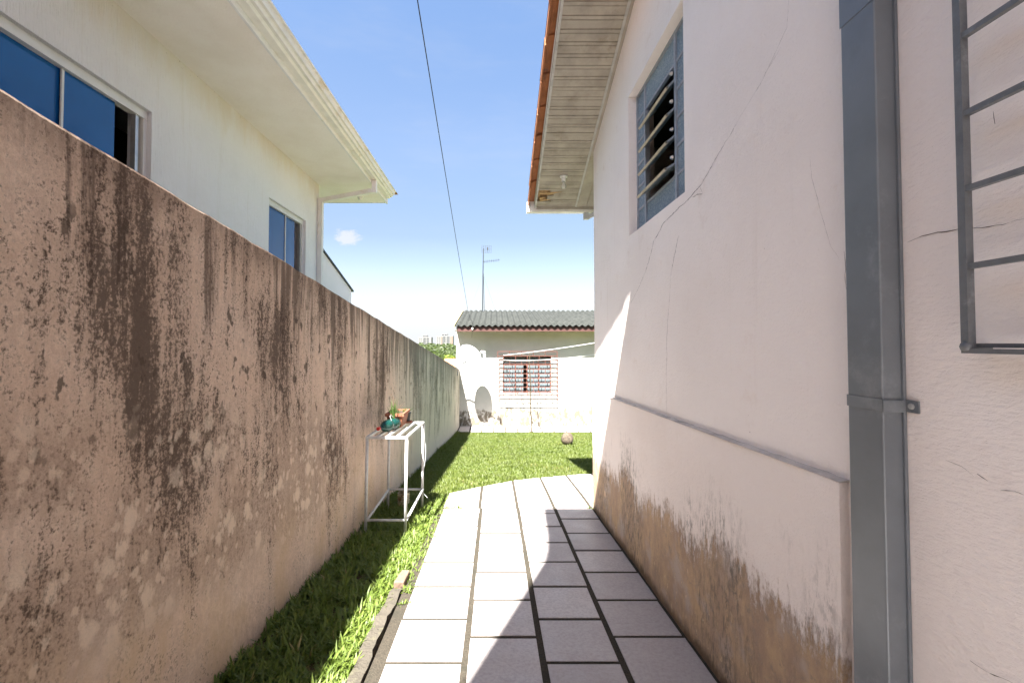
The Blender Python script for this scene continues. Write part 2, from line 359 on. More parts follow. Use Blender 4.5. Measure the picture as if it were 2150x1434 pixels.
simple('potting_soil', (0.045,0.03,0.02), 0.95, 0.2, 40, bump=0.01)
simple('crack_brown', (0.115,0.085,0.065), 0.95, 0.3, 60)
simple('bamboo', (0.05,0.036,0.018), 0.7, 0.2, 10, dirt=(0.04,0.035,0.02))
simple('brick_clay', (0.16,0.105,0.075), 0.9, 0.2, 20, bump=0.006, dirt=(0.13,0.10,0.075))
simple('cable_sheath', (0.02,0.035,0.06), 0.5)
simple('line_white', (0.75,0.74,0.70), 0.5)
simple('slate_cap', (0.04,0.055,0.055), 0.6)
simple('pale_block', (0.13,0.128,0.127), 0.85, 0.05, 0.2)
simple('salmon_block', (0.14,0.10,0.082), 0.85, 0.05, 0.2)
simple('far_glass', (0.02,0.024,0.03), 0.3)
simple('shade_slab_paint', (0.70,0.66,0.58), 0.85)  # surface of the added, unseen shading slab
def m_stone():
    t = NT('field_stone')
    col = t.mix(t.ramp(t.noise(30, 8, 0.75), 0.38, 0.62), (0.12,0.095,0.07), (0.055,0.043,0.032))
    M['field_stone'] = t.done(col, 0.95, t.bump(t.noise(40, 8, 0.8), 0.02), spec=0.15)
m_stone()
def m_fibre():
    t = NT('fibre_cement')
    col = t.mix(t.ramp(t.noise(4, 7, 0.7), 0.35, 0.65), (0.036,0.038,0.035), (0.021,0.023,0.021))
    col = t.mix(t.ramp(t.noise(22, 8, 0.8, t.map((1,0.35,1))), 0.50, 0.66), col, (0.017,0.019,0.017))
    M['fibre_cement'] = t.done(col, 0.95, t.bump(t.noise(60, 5), 0.004), spec=0.15)
m_fibre()
def m_skyglass():
    t = NT('sky_toned_glass')
    col = t.mix(t.ramp(t.noise(0.8, 3), 0.3, 0.7), (0.003,0.060,0.20), (0.006,0.10,0.32))  # blue of the reflected sky painted into the base colour
    M['sky_toned_glass'] = t.done(col, 0.04, t.bump(t.noise(1.6, 3), 0.02, 0.6), 0.0, 0.5)
m_skyglass()
def m_patglass():
    t = NT('hammered_glass')
    d = t.n('ShaderNodeTexWave', wave_type='RINGS'); 
    t.put(d.inputs['Vector'], t.map((1,1,1), (0,0.2,0.1)))
    d.inputs['Scale'].default_value = 26; d.inputs['Distortion'].default_value = 14; d.inputs['Detail'].default_value = 3; d.inputs['Detail Scale'].default_value = 3
    h = t.add(d.outputs['Fac'], t.mul(t.noise(90, 3), 0.5))
    gc = t.mix(t.ramp(d.outputs['Fac'], 0.25, 0.75), (0.17,0.29,0.40), (0.44,0.56,0.64))  # rippled reflection of the glass relief painted as light and dark blue
    M['hammered_glass'] = t.done(gc, 0.12, t.bump(h, 0.006, 0.9), 0.0, 0.8)
m_patglass()
def glass(name, c, rough=0.02, alpha_mix=0.55):
    t = NT(name); m = t.done(c, rough, None, 0, 0.5)
    tr = t.n('ShaderNodeBsdfTransparent'); tr.inputs[0].default_value = (*[min(1, 0.25+q) for q in c], 1)
    ms = t.n('ShaderNodeMixShader'); ms.inputs[0].default_value = alpha_mix
    t.t.links.new(t.b.outputs[0], ms.inputs[1]); t.t.links.new(tr.outputs[0], ms.inputs[2]); t.t.links.new(ms.outputs[0], t.t.nodes['Material Output'].inputs[0])
    M[name] = m
glass('pane_glass', (0.55,0.60,0.62), 0.03, 0.88)
glass('bottle_green', (0.008,0.055,0.045), 0.08, 0.35)
glass('bulb_glass', (0.65,0.66,0.62), 0.05, 0.5)
def m_tin():
    t = NT('old_tin'); M['old_tin'] = t.done(t.mix(t.ramp(t.noise(18, 7, 0.7), 0.45, 0.6), (0.50,0.45,0.33), (0.22,0.14,0.08)), 0.35, None, 0.8)
m_tin()

# ------------------------------------------------------------------ mesh builder
class MB:
    def __init__(s): s.v = []; s.f = []
    def poly(s, pts):
        i = len(s.v); s.v += [Vector(p) for p in pts]; s.f.append(tuple(range(i, i+len(pts)))); return s
    def hexa(s, p):                      # 8 points: bottom 0-3 ccw, top 4-7
        i = len(s.v); s.v += [Vector(q) for q in p]
        for f in ((3,2,1,0),(4,5,6,7),(0,1,5,4),(1,2,6,5),(2,3,7,6),(3,0,4,7)): s.f.append(tuple(i+k for k in f))
        return s
    def box(s, x0, x1, y0, y1, z0, z1):
        return s.hexa([(x0,y0,z0),(x1,y0,z0),(x1,y1,z0),(x0,y1,z0),(x0,y0,z1),(x1,y0,z1),(x1,y1,z1),(x0,y1,z1)])
    def prism(s, prof, ext):             # planar outline extruded by vector
        ext = Vector(ext); a = [Vector(p) for p in prof]; n = len(a); i = len(s.v)
        s.v += a+[p+ext for p in a]
        s.f.append(tuple(i+k for k in range(n-1, -1, -1))); s.f.append(tuple(i+n+k for k in range(n)))
        for k in range(n): s.f.append((i+k, i+(k+1) % n, i+n+(k+1) % n, i+n+k))
        return s
    def tube(s, pts, r, n=8, caps=True):
        pts = [Vector(p) for p in pts]; rr = r if isinstance(r, (list, tuple)) else [r]*len(pts)
        i = len(s.v); prev = None
        for k, p in enumerate(pts):
            d = (pts[min(k+1, len(pts)-1)]-pts[max(k-1, 0)]).normalized()
            if prev is None: a = d.orthogonal().normalized()
            else: a = (prev-d*prev.dot(d)).normalized()
            prev = a; b = d.cross(a)
            for q in range(n):
                w = 2*math.pi*q/n; s.v.append(p+(a*math.cos(w)+b*math.sin(w))*rr[k])
        for k in range(len(pts)-1):
            for q in range(n):
                s.f.append((i+k*n+q, i+k*n+(q+1) % n, i+(k+1)*n+(q+1) % n, i+(k+1)*n+q))
        if caps:
            s.f.append(tuple(i+q for q in range(n-1, -1, -1))); s.f.append(tuple(i+(len(pts)-1)*n+q for q in range(n)))
        return s
    def lathe(s, prof, base=(0,0,0), axis=(0,0,1), n=16):
        ax = Vector(axis).normalized(); a = ax.orthogonal().normalized(); b = ax.cross(a); base = Vector(base); i = len(s.v)
        for r, h in prof:
            for q in range(n):
                w = 2*math.pi*q/n; s.v.append(base+ax*h+(a*math.cos(w)+b*math.sin(w))*max(r, 1e-4))
        for k in range(len(prof)-1):
            for q in range(n):
                s.f.append((i+k*n+q, i+k*n+(q+1) % n, i+(k+1)*n+(q+1) % n, i+(k+1)*n+q))
        s.f.append(tuple(i+q for q in range(n-1, -1, -1))); s.f.append(tuple(i+(len(prof)-1)*n+q for q in range(n)))
        return s
    def build(s, name, mat, parent=None, smooth=False, bevel=0.0):
        off = wloc(parent) if parent else Vector((0,0,0))
        me = bpy.data.meshes.new(name); me.from_pydata([tuple(p-off) for p in s.v], [], s.f); me.validate(); me.update()
        me.materials.append(M[mat] if isinstance(mat, str) else mat)
        if smooth: me.shade_smooth()
        o = bpy.data.objects.new(name, me); COL.objects.link(o); o.parent = parent
        if bevel:
            b = o.modifiers.new('bevel', 'BEVEL'); b.width = bevel; b.segments = 2; b.limit_method = 'ANGLE'
        return o
def wloc(o):
    v = Vector((0,0,0))
    while o: v = v+o.location; o = o.parent
    return v
def tag(o, label=None, cat=None, group=None, kind=None):
    for k, v in (('label', label), ('category', cat), ('group', group), ('kind', kind)):
        if v: o[k] = v
    return o
def thing(name, loc, label, cat, group=None):
    o = bpy.data.objects.new(name, None); COL.objects.link(o); o.location = loc; o.empty_display_size = 0.1
    return tag(o, label, cat, group)
def bx(name, mat, parent, *d, bevel=0.0): return MB().box(*d).build(name, mat, parent, bevel=bevel)
def clone(o, loc, parent=None):
    c = o.copy(); COL.objects.link(c); c.location = loc; c.parent = parent if parent else o.parent; return c
def wall_x(mb, x0, x1, y0, y1, z0, z1, holes):
    """slab between two x planes with rectangular holes (y0,y1,z0,z1)"""
    ys = sorted({y0, y1, *[h[0] for h in holes], *[h[1] for h in holes]})
    for a, b in zip(ys, ys[1:]):
        hs = sorted([h for h in holes if h[0] <= a+1e-6 and h[1] >= b-1e-6], key=lambda h: h[2]); z = z0
        for h in hs:
            mb.box(x0, x1, a, b, z, h[2]); z = h[3]
        mb.box(x0, x1, a, b, z, z1)
    return mb
def wall_y(mb, x0, x1, y0, y1, z0, z1, holes):
    xs = sorted({x0, x1, *[h[0] for h in holes], *[h[1] for h in holes]})
    for a, b in zip(xs, xs[1:]):
        hs = sorted([h for h in holes if h[0] <= a+1e-6 and h[1] >= b-1e-6], key=lambda h: h[2]); z = z0
        for h in hs:
            mb.box(a, b, y0, y1, z, h[2]); z = h[3]
        mb.box(a, b, y0, y1, z, z1)
    return mb

# ================================================================== the setting
def build_ground():
    ys = [-40,-12,-5,-1,0]+[0.4*k for k in range(1, 14)]+[5.3]+[5.3+0.61*k for k in range(1, 13)]+[13.2,14,15.5,18,22,28,40,60,80,110,150,200,250,320,420,520,620,660,700,800,900,1500,3000,4500]
    ys = sorted(set(ys))
    xs = [-3000,-1200,-500,-250,-120,-80,-50,-30,-15,-8,-4,-2,-1.3,-0.6,0,0.6,1.3,2,4,8,15,40,120,400,1200,3000]
    v = []; f = []
    for y in ys:
        for x in xs:
            z = ground(x, y)-0.035
            if x < -1.29 and y < 40: z -= 0.0
            v.append((x, y, z))
    n = len(xs)
    for j in range(len(ys)-1):
        for i in range(n-1): f.append((j*n+i, j*n+i+1, (j+1)*n+i+1, (j+1)*n+i))
    me = bpy.data.meshes.new('ground'); me.from_pydata(v, [], f); me.materials.append(M['soil_and_turf'])
    o = bpy.data.objects.new('ground', me); COL.objects.link(o); o['kind'] = 'structure'
build_ground()

# ---- paved path: cement bed with ceramic tiles
P = 0.385; ROW = 0.397; JX = 0.033; JY = 0.029
edge = [(-0.56,5.40),(-0.166,5.79),(0.242,6.14),(0.61,6.33),(1.02,6.50),(2.2,6.97)]
def clip(poly, a, b):                    # keep the side right of a->b (towards the camera)
    out = []; nx, ny = (b[1]-a[1]), -(b[0]-a[0])
    side = lambda p: (p[0]-a[0])*nx+(p[1]-a[1])*ny
    for k in range(len(poly)):
        p, q = poly[k], poly[(k+1) % len(poly)]; sp, sq = side(p), side(q)
        if sp >= 0: out.append(p)
        if sp*sq < 0:
            t = sp/(sp-sq); out.append((p[0]+(q[0]-p[0])*t, p[1]+(q[1]-p[1])*t))
    return out
def clip_edge(poly):
    for a, b in zip(edge, edge[1:]):
        poly = clip(poly, a, b)
        if len(poly) < 3: return []
    return poly
path = MB()
bed = clip_edge([(-0.60,-3.0),(1.03,-3.0),(1.03,4.84),(2.2,4.84),(2.2,7.0),(-0.56,7.0)])
# bed is built in two convex pieces so that it follows the slope
def sheet(mb, poly, dz, th):
    top = [(x, y, ground(x, y)+dz) for x, y in poly]; n = len(top)
    i = len(mb.v); mb.v += [Vector(p) for p in top]+[Vector((p[0], p[1], p[2]-th)) for p in top]
    mb.f.append(tuple(i+k for k in range(n))); mb.f.append(tuple(i+n+k for k in range(n-1, -1, -1)))
    for k in range(n): mb.f.append((i+k, i+n+k, i+n+(k+1) % n, i+(k+1) % n))
sheet(path, [(-0.60,-3.0),(1.06,-3.0),(1.06,4.82),(-0.60,4.82)], -0.0042, 0.06)
far1 = clip_edge([(-0.56,4.82),(2.2,4.82),(2.2,5.3),(-0.56,5.3)]); far2 = clip_edge([(-0.56,5.3),(2.2,5.3),(2.2,7.2),(-0.56,7.2)])
sheet(path, far1, -0.0042, 0.06); sheet(path, far2, -0.0042, 0.06)
path_o = tag(path.build('path', 'cement_joint'), kind='structure')
def tile_poly(poly, mb=None):
    mb = MB(); poly = list(poly)
    c = (sum(p[0] for p in poly)/len(poly), sum(p[1] for p in poly)/len(poly))
    n = len(poly); lo = []; hi = []; up = []
    for x, y in poly:
        z = ground(x, y)
        sx, sy = (0.0025 if x < c[0] else -0.0025), (0.0025 if y < c[1] else -0.0025)
        lo.append(Vector((x, y, z-0.03))); hi.append(Vector((x, y, z-0.0012))); up.append(Vector((x+sx, y+sy, z)))
    dz = random.uniform(-0.0012, 0.0015)
    mb.v = lo+[p+Vector((0,0,dz)) for p in hi+up]
    mb.f.append(tuple(2*n+k for k in range(n)))
    for k in range(n):
        q = (k+1) % n
        mb.f.append((k, q, n+q, n+k)); mb.f.append((n+k, n+q, 2*n+q, 2*n+k))
    return mb.build('paving_tile', 'paving_ceramic', path_o)
COLX = [-0.534, -0.149, 0.236, 0.621, 1.006]
for c in range(4):
    y0 = (2.257 if c % 2 == 0 else 2.080)-ROW*11
    while y0 < 4.80:
        y1 = min(y0+ROW, 4.815)
        a = COLX[c]+(JX/2 if c else 0.0); b = COLX[c+1]-(JX/2 if c < 3 else 0.0)
        j = [random.uniform(-0.003, 0.003) for _ in range(4)]
        if y1-y0 > 0.06:
            q0 = y0+JY/2; q1 = y1-JY/2
            tile_poly([(a+j[0], q0+j[1]), (b+j[2], q0+j[1]), (b+j[2], q1+j[3]), (a+j[0], q1+j[3])])
        y0 += ROW
FX = [-0.56, -0.165, 0.232, 0.618, 1.004, 1.39, 1.776, 2.16]
for c in range(7):
    y0 = 4.603 if c % 2 == 0 else 4.81
    while y0 < 7.0:
        q0, q1 = max(y0+JY/2, 4.835), y0+ROW-JY/2
        if q1-q0 > 0.05:
            pl = clip_edge([(FX[c]+JX/2, q0), (FX[c+1]-JX/2, q0), (FX[c+1]-JX/2, q1), (FX[c]+JX/2, q1)])
            if len(pl) >= 3:
                ar = abs(sum(pl[k][0]*pl[(k+1) % len(pl)][1]-pl[(k+1) % len(pl)][0]*pl[k][1] for k in range(len(pl))))/2
                if ar > 0.004: tile_poly(pl)
        y0 += ROW
tag(MB().box(-1.31, 1.045, -14.0, -3.02, -0.05, 0.19).build('yard_bounce_slab', 'pale_bounce'), kind='structure')  # unseen pale slab added behind the camera to bounce fill onto the walls
tag(MB().box(-2.84, -1.52, -6.0, 12.0, -1.2, -0.05).build('passage_bounce_slab', 'pale_bounce'), kind='structure')  # hidden passage floor, added pale to bounce light onto the neighbour's wall
# ---- kerb beside the path
kb = MB(); yy = np.linspace(-1.0, 3.02, 90)
for a, b in zip(yy, yy[1:]):
    wa, wb = [0.006*math.sin(7*q)+0.005*math.sin(23*q)+0.003*math.sin(61*q) for q in (a, b)]
    ha, hb = [0.007+0.003*math.sin(41*q)+0.005*math.sin(5*q+1) for q in (a, b)]
    kb.hexa([(-0.685+wa,a,ground(0,a)-0.1),(-0.605+wa,a,ground(0,a)-0.1),(-0.605+wb,b,ground(0,b)-0.1),(-0.685+wb,b,ground(0,b)-0.1),
             (-0.680+wa,a,ground(0,a)+ha),(-0.613+wa,a,ground(0,a)+ha),(-0.613+wb,b,ground(0,b)+hb),(-0.680+wb,b,ground(0,b)+hb)])
tag(kb.build('kerb', 'concrete'), kind='structure')
# ---- tiled strip along the outbuilding
D = 13.5; ZB = ground(0, 13)
strip = MB(); strip.box(-1.3, 6.0, 12.63, D, ZB-0.12, ZB-0.012)
strip_o = tag(strip.build('back_pavement', 'cement_joint'), kind='structure')
x = -1.05-0.335*0
while x < 4.2:
    t_ = MB().box(x+0.019, x+0.316, 12.632, D-0.012, ZB-0.03, ZB+random.uniform(-0.001, 0.001)).build('paving_tile', 'paving_ceramic', strip_o, bevel=0.003)
    x += 0.335

# ================================================================== boundary wall
WX = lambda y: -1.336+0.0205*y
WT = lambda y: 2.223-0.1186*y
def build_wall():
    mb = MB(); ys = np.concatenate([np.linspace(-3.0, 0, 12), np.linspace(0.1, 6, 70), np.linspace(6.15, D-0.01, 40)])
    sect = []
    for y in ys:
        j = 0.002*math.sin(y*3.1)+0.002*math.sin(y*11.7+1)+random.uniform(-0.003, 0.003)
        zt = WT(y)+j; zb = ground(0, y)-0.35-0.02*max(0, y-8); xf = WX(y)
        rows = 7
        fr = [Vector((xf+0.004*math.sin(y*2.3+k*1.9)+0.003*math.sin(y*5.1+k*3.3), y, zb+(zt-0.012-zb)*k/rows)) for k in range(rows+1)]
        sect.append(fr+[Vector((xf-0.014, y, zt)), Vector((xf-0.15, y, zt-0.01)), Vector((xf-0.16, y, zb))])
    n = len(sect[0])
    for s_ in sect: mb.v += s_
    for j in range(len(ys)-1):
        for k in range(n-1): mb.f.append((j*n+k, (j+1)*n+k, (j+1)*n+k+1, j*n+k+1))
    mb.f.append(tuple(range(n-1, -1, -1))); mb.f.append(tuple((len(ys)-1)*n+k for k in range(n)))
    o = mb.build('boundary_wall', 'stained_render')
    tag(o, 'long tan rendered boundary wall streaked with black mildew beside the grass strip', 'wall')
build_wall()

# ================================================================== right-hand house
XW = 1.05; YE = 4.82
house = thing('house', (3.5, 0, 0), 'pale pink house with cracked wall, tiled roof and grey downpipe beside the paved path', 'house')
SLOPE = 0.372; SOF = lambda y: 2.066+EYE-SLOPE*(y-4.766)          # underside of the sloping verge
WY0, WY1, WZ0, WZ1 = 2.50, 3.545, 2.235, 3.335                     # window opening
PIPE0, PIPE1 = 1.170, 1.284
mb = MB(); wall_x(mb, XW, XW+0.2, 1.23, YE, -0.8, 3.44, [(WY0, WY1, WZ0, WZ1)])
mb.prism([(XW, 1.23, 3.44), (XW, YE, 3.44), (XW, YE, SOF(YE)+0.03), (XW, 1.23, SOF(1.23)+0.03)], (0.2, 0, 0))
mb.build('wall', 'house_paint', house)
mb = MB(); mb.prism([(XW, -5, -0.8), (XW, 1.23, -0.8), (XW, 1.23, SOF(1.23)+0.03), (XW, -0.5, SOF(-0.5)+0.03), (XW, -5, 3.4)], (0.2, 0, 0))
mb.build('wall', 'rough_house_paint', house)
mb = MB(); mb.box(XW+0.2, 6.2, YE-0.2, YE, -0.8, 3.40); mb.box(XW+0.2, 6.2, -5, -4.8, -0.8, 3.4); mb.box(6.0, 6.2, -4.8, YE-0.2, -0.8, 3.40)
mb.build('wall', 'house_paint', house)
bx('ceiling', 'interior_wall', house, XW+0.2, 6.0, -4.8, YE-0.2, 3.40, 3.44)
bx('floor', 'interior_wall', house, XW+0.2, 6.0, -4.8, YE-0.2, 0.4, 0.5)
bx('partition', 'interior_wall', house, 3.2, 3.3, -4.8, YE-0.2, 0.5, 3.40)
# plinth and mortar ledge
PT = lambda y: 0.985-0.0275*(y-1.36)
mb = MB(); ys = np.linspace(1.365, YE+0.015, 40)
for a, b in zip(ys, ys[1:]):
    wa, wb = [0.003*math.sin(4*q)+0.0015*math.sin(17*q) for q in (a, b)]
    mb.hexa([(1.026+wa,a,-0.8),(XW+0.01,a,-0.8),(XW+0.01,b,-0.8),(1.026+wb,b,-0.8),(1.026+wa,a,PT(a)),(XW+0.01,a,PT(a)+0.004),(XW+0.01,b,PT(b)+0.004),(1.026+wb,b,PT(b))])
pl = mb.build('plinth', 'plinth_paint', house, bevel=0.0)
mb = MB(); ys = np.linspace(1.36, 4.15, 60)
for a, b in zip(ys, ys[1:]):
    za, zb_ = PT(a)+0.002, PT(b)+0.002
    ja, jb = [0.0008*math.sin(31*q)+0.0006*math.sin(57*q) for q in (a, b)]
    mb.hexa([(1.021+ja,a,za),(XW+0.004,a,za),(XW+0.004,b,zb_),(1.021+jb,b,zb_),(1.030+ja,a,za+0.004),(XW+0.004,a,za+0.009+2*ja),(XW+0.004,b,zb_+0.009+2*jb),(1.030+jb,b,zb_+0.004)])
mb.build('mortar_ledge', 'mortar_ledge', pl)
# window: steel frame, hammered panes, tilting louvres
win = MB()
XF = XW+0.062
win.box(XF, XF+0.03, WY0, WY1, WZ0, WZ0+0.022); win.box(XF, XF+0.03, WY0, WY1, WZ1-0.022, WZ1)
win.box(XF, XF+0.03, WY0, WY0+0.022, WZ0+0.022, WZ1-0.022); win.box(XF, XF+0.03, WY1-0.022, WY1, WZ0+0.022, WZ1-0.022)
win_o = win.build('window', 'window_steel', house)
M1, M2 = 2.775, 3.345
rows = [WZ0+0.022+(WZ1-WZ0-0.044)*k/6 for k in range(7)]
for my in (M1, M2): bx('mullion', 'window_steel', win_o, XF-0.002, XF+0.032, my-0.013, my+0.013, WZ0+0.022, WZ1-0.022)
for c, (a, b) in enumerate(((WY0+0.022, M1-0.013), (M1+0.013, M2-0.013), (M2+0.013, WY1-0.022))):
    for k in range(6):
        if k and (c != 1 or k in (1, 5)): bx('glazing_bar', 'window_steel', win_o, XF+0.004, XF+0.026, a, b, rows[k]-0.008, rows[k]+0.008)
        if c == 1 and 1 <= k <= 4:
            zc = (rows[k]+rows[k+1])/2; h = 0.088; ang = R((58, 50, 46, 43)[k-1])
            ux, uz = -math.sin(ang), -math.cos(ang)      # outer edge of the pane swings out and down
            p = lambda s_, o_: (XF+0.012+ux*s_-uz*o_, zc+uz*s_+ux*o_)
            def strip_(s0, s1, o0, o1, ya, yb):
                q = [p(s0, o0), p(s1, o0), p(s1, o1), p(s0, o1)]
                return MB().prism([(xx, ya, zz) for xx, zz in q], (0, yb-ya, 0))
            lv = strip_(-h, h, 0.0, 0.005, a+0.012, b-0.012).build('louvre', 'hammered_glass', win_o)
            fm = strip_(h-0.012, h+0.006, -0.005, 0.010, a+0.002, b-0.002)
            fm.build('louvre_frame', 'louvre_edge', win_o)
            strip_(-h, h, -0.003, 0.008, a+0.002, a+0.012).build('louvre_frame', 'window_steel', win_o)
            strip_(-h, h, -0.003, 0.008, b-0.012, b-0.002).build('louvre_frame', 'window_steel', win_o)
            MB().lathe([(0.008,0),(0.014,0.006),(0.008,0.02)], (XF-0.004, a+0.012, zc+0.03), (-1,0,0), 8).build('latch', 'aluminium', win_o)
        else:
            bx('pane', 'hammered_glass', win_o, XF+0.010, XF+0.016, a, b, rows[k]+(0.008 if k else 0), rows[k+1]-(0.008 if k < 5 else 0))
bx('inner_rail', 'aluminium', win_o, XF+0.16, XF+0.175, 3.10, 3.125, 2.3, 3.3)
# verge: soffit boards, trim, barge board, roof deck and tiles
XB = 0.495; YV0, YV1 = -0.49, 5.71
def slab(mb, x0, x1, y0, y1, lo, hi):   # slab parallel to the roof slope
    return mb.hexa([(x0,y0,SOF(y0)+lo),(x1,y0,SOF(y0)+lo),(x1,y1,SOF(y1)+lo),(x0,y1,SOF(y1)+lo),(x0,y0,SOF(y0)+hi),(x1,y0,SOF(y0)+hi),(x1,y1,SOF(y1)+hi),(x0,y1,SOF(y1)+hi)])
mb = MB(); slab(mb, XB+0.026, 6.6, -0.5, YV1-0.004, 0.062, 0.085)
mb.hexa([(XB+0.026,-6.5,SOF(-0.5)-2.1),(6.6,-6.5,SOF(-0.5)-2.1),(6.6,-0.5,SOF(-0.5)+0.062),(XB+0.026,-0.5,SOF(-0.5)+0.062),(XB+0.026,-6.5,SOF(-0.5)-2.07),(6.6,-6.5,SOF(-0.5)-2.07),(6.6,-0.5,SOF(-0.5)+0.085),(XB+0.026,-0.5,SOF(-0.5)+0.085)])
roof = mb.build('roof', 'raw_wood', house)
sof = bx('soffit', 'dark_interior', house, XB+0.03, XW+0.3, 5.68, 5.70, SOF(5.69)+0.02, SOF(5.69)+0.06)
BW = 0.10
yb = YV0
while yb < 5.70:
    y1 = min(yb+BW, 5.70); x0 = XB+0.024
    rot = 5.38 < yb < 5.58
    if rot: x0 = 0.60+0.13*random.random()
    m1 = yb+0.062
    mb = MB(); j = random.uniform(-0.0015, 0.0015)
    slab(mb, x0, XW-0.024, yb+0.003, min(m1, y1), 0.000+j, 0.012)
    if y1 > m1+0.012:
        slab(mb, x0, XW-0.024, m1, m1+0.010, 0.007, 0.012)
        slab(mb, x0+(0.05 if rot else 0), XW-0.024, m1+0.010, y1-0.003, 0.000+j, 0.012)
        slab(mb, x0, XW-0.024, y1-0.003, y1+0.003, 0.008, 0.012)
    mb.build('soffit_board', 'soffit_wood', sof); yb += BW
# rotten corner: splintered raw pieces
for (xa, xb_, ya, tw, dz) in ((0.53,0.62,5.42,0.05,-0.025),(0.54,0.60,5.50,0.06,-0.03),(0.63,0.80,5.44,-0.02,-0.012),(0.55,0.66,5.56,0.04,-0.012)):
    z = SOF(ya)+dz
    MB().hexa([(xa,ya,z),(xb_,ya+tw*0.3,z+0.012),(xb_+0.02,ya+0.03,z+0.010),(xa,ya+0.05,z-0.006),(xa,ya,z+0.008),(xb_,ya+tw*0.3,z+0.018),(xb_+0.02,ya+0.03,z+0.016),(xa,ya+0.05,z+0.004)]).build('splinter', 'raw_wood', sof)
mb = MB(); slab(mb, XW-0.024, XW-0.001, YV0, 5.70, -0.014, 0.012); mb.build('wall_trim', 'soffit_wood', house)
mb = MB(); slab(mb, XW-0.045, XW-0.0245, YV0, 5.70, -0.008, -0.0015); mb.build('wall_trim', 'barge_paint', house)
for k in range(8):
    mb = MB(); slab(mb, XW+0.002+k*0.10, XW+0.096+k*0.10, YE+0.002, 5.70, 0.0, 0.012); mb.build('soffit_board', 'soffit_wood', sof)
mb = MB(); slab(mb, XB, XB+0.022, YV0, 5.712, -0.012, 0.060); mb.build('barge_board', 'barge_paint', house)
mb = MB(); slab(mb, XB-0.006, XB-0.001, YV0, 5.716, 0.028, 0.060); mb.build('barge_board', 'aluminium', house)
mb = MB().box(XB+0.024, 6.5, 5.702, 5.722, SOF(5.7)-0.03, SOF(5.7)+0.06); mb.build('fascia', 'soffit_wood', house)
# verge roof tiles, one per course
yt = 0.70-3*0.335; crs = 0.335; ki = 0
while yt < 5.6:
    y0, y1 = yt, min(yt+crs+0.07, 5.80)
    for col in range(2):
        mb = MB(); n = 9; w = 0.20; xo = XB-0.088+col*0.185+random.uniform(-0.006, 0.006); i0 = len(mb.v)
        for s_, (yy_, lift) in enumerate(((y0, 0.066), (y1, 0.092))):
            for q in range(n):
                a = math.pi*q/(n-1); xq = xo+w/2-math.cos(a)*w/2; zq = 0.045*math.sin(a)
                mb.v.append(Vector((xq, yy_, SOF(yy_)+lift+zq)))
            for q in range(n):
                a = math.pi*q/(n-1); xq = xo+w/2-math.cos(a)*(w/2-0.014); zq = 0.033*math.sin(a)
                mb.v.append(Vector((xq, yy_, SOF(yy_)+lift+zq-0.002)))
        m_ = 2*n
        for q in range(n-1):
            mb.f += [(q, q+1, m_+q+1, m_+q), (n+q+1, n+q, m_+n+q, m_+n+q+1), (q+1, q, n+q, n+q+1), (m_+q, m_+q+1, m_+n+q+1, m_+n+q)]
        mb.f += [(0, m_, m_+n, n), (n-1, n+n-1, m_+n+n-1, m_+n-1)]
        mb.build('roof_tile', 'roof_tile', roof)
        if col == 0:      # flat verge flange hanging at the side
            mb = MB(); mb.hexa([(xo+0.004,y0,SOF(y0)+0.012),(xo+0.018,y0,SOF(y0)+0.012),(xo+0.018,y1-0.03,SOF(y1-0.03)+0.034),(xo+0.004,y1-0.03,SOF(y1-0.03)+0.034),
                                (xo+0.004,y0,SOF(y0)+0.075),(xo+0.018,y0,SOF(y0)+0.075),(xo+0.018,y1-0.03,SOF(y1-0.03)+0.098),(xo+0.004,y1-0.03,SOF(y1-0.03)+0.098)])
            mb.build('roof_tile', 'roof_tile', roof)
    yt += crs; ki += 1
# rest of the roof covering: rows of waves
mb = MB(); nx_ = 180
xs_ = np.linspace(XB+0.40, 6.6, nx_)
for k in range(15):
    y0 = 0.7+k*crs; y1 = y0+crs+0.03; i0 = len(mb.v)
    for yy_, lift in ((y0, 0.088), (y1, 0.115)):
        for xq in xs_: mb.v.append(Vector((xq, yy_, SOF(yy_)+lift+0.03*math.sin(xq*34))))
    for q in range(nx_-1): mb.f.append((i0+q, i0+q+1, i0+nx_+q+1, i0+nx_+q))
c_ = mb.build('tile_covering', 'roof_tile', roof); c_['kind'] = 'stuff'
# gutter across the far eave and its outlet
mb = MB(); zg = SOF(5.74)
prof = [(5.724, zg+0.085), (5.724, zg-0.045), (5.81, zg-0.045), (5.82, zg+0.06), (5.835, zg+0.06), (5.835, zg+0.07), (5.81, zg+0.07), (5.80, zg-0.035), (5.734, zg-0.035), (5.734, zg+0.085)]
mb.prism([(0.405, a, b) for a, b in prof], (6.1, 0, 0)); gut = mb.build('gutter', 'cream_metal', house)
bx('end_cap', 'cream_metal', gut, 0.400, 0.4045, 5.724, 5.835, zg-0.046, zg+0.072)
pA = atY(1230, 428, 5.77); pB = atY(1230, 452, 5.77)
mb = MB(); mb.box(pA.x-0.03, pA.x+0.03, 5.74, 5.80, pB.z, zg-0.046); mb.hexa([(pA.x-0.03,5.74,pB.z-0.055),(pA.x+0.03,5.74,pB.z-0.055),(pA.x+0.03,5.80,pB.z-0.055),(pA.x-0.03,5.80,pB.z-0.055),(pA.x-0.03,5.74,pB.z),(pA.x+0.03,5.74,pB.z),(pA.x+0.03,5.80,pB.z),(pA.x-0.03,5.80,pB.z)])
mb.prism([(pA.x+0.0305,5.74,pB.z-0.055),(pA.x+0.0305,5.80,pB.z-0.055),(pA.x+0.0305,5.80,pB.z+0.0),(pA.x+0.0305,5.74,pB.z+0.0)], (0.35, -0.6, 0.10))
mb.build('downpipe', 'pipe_grey', house)
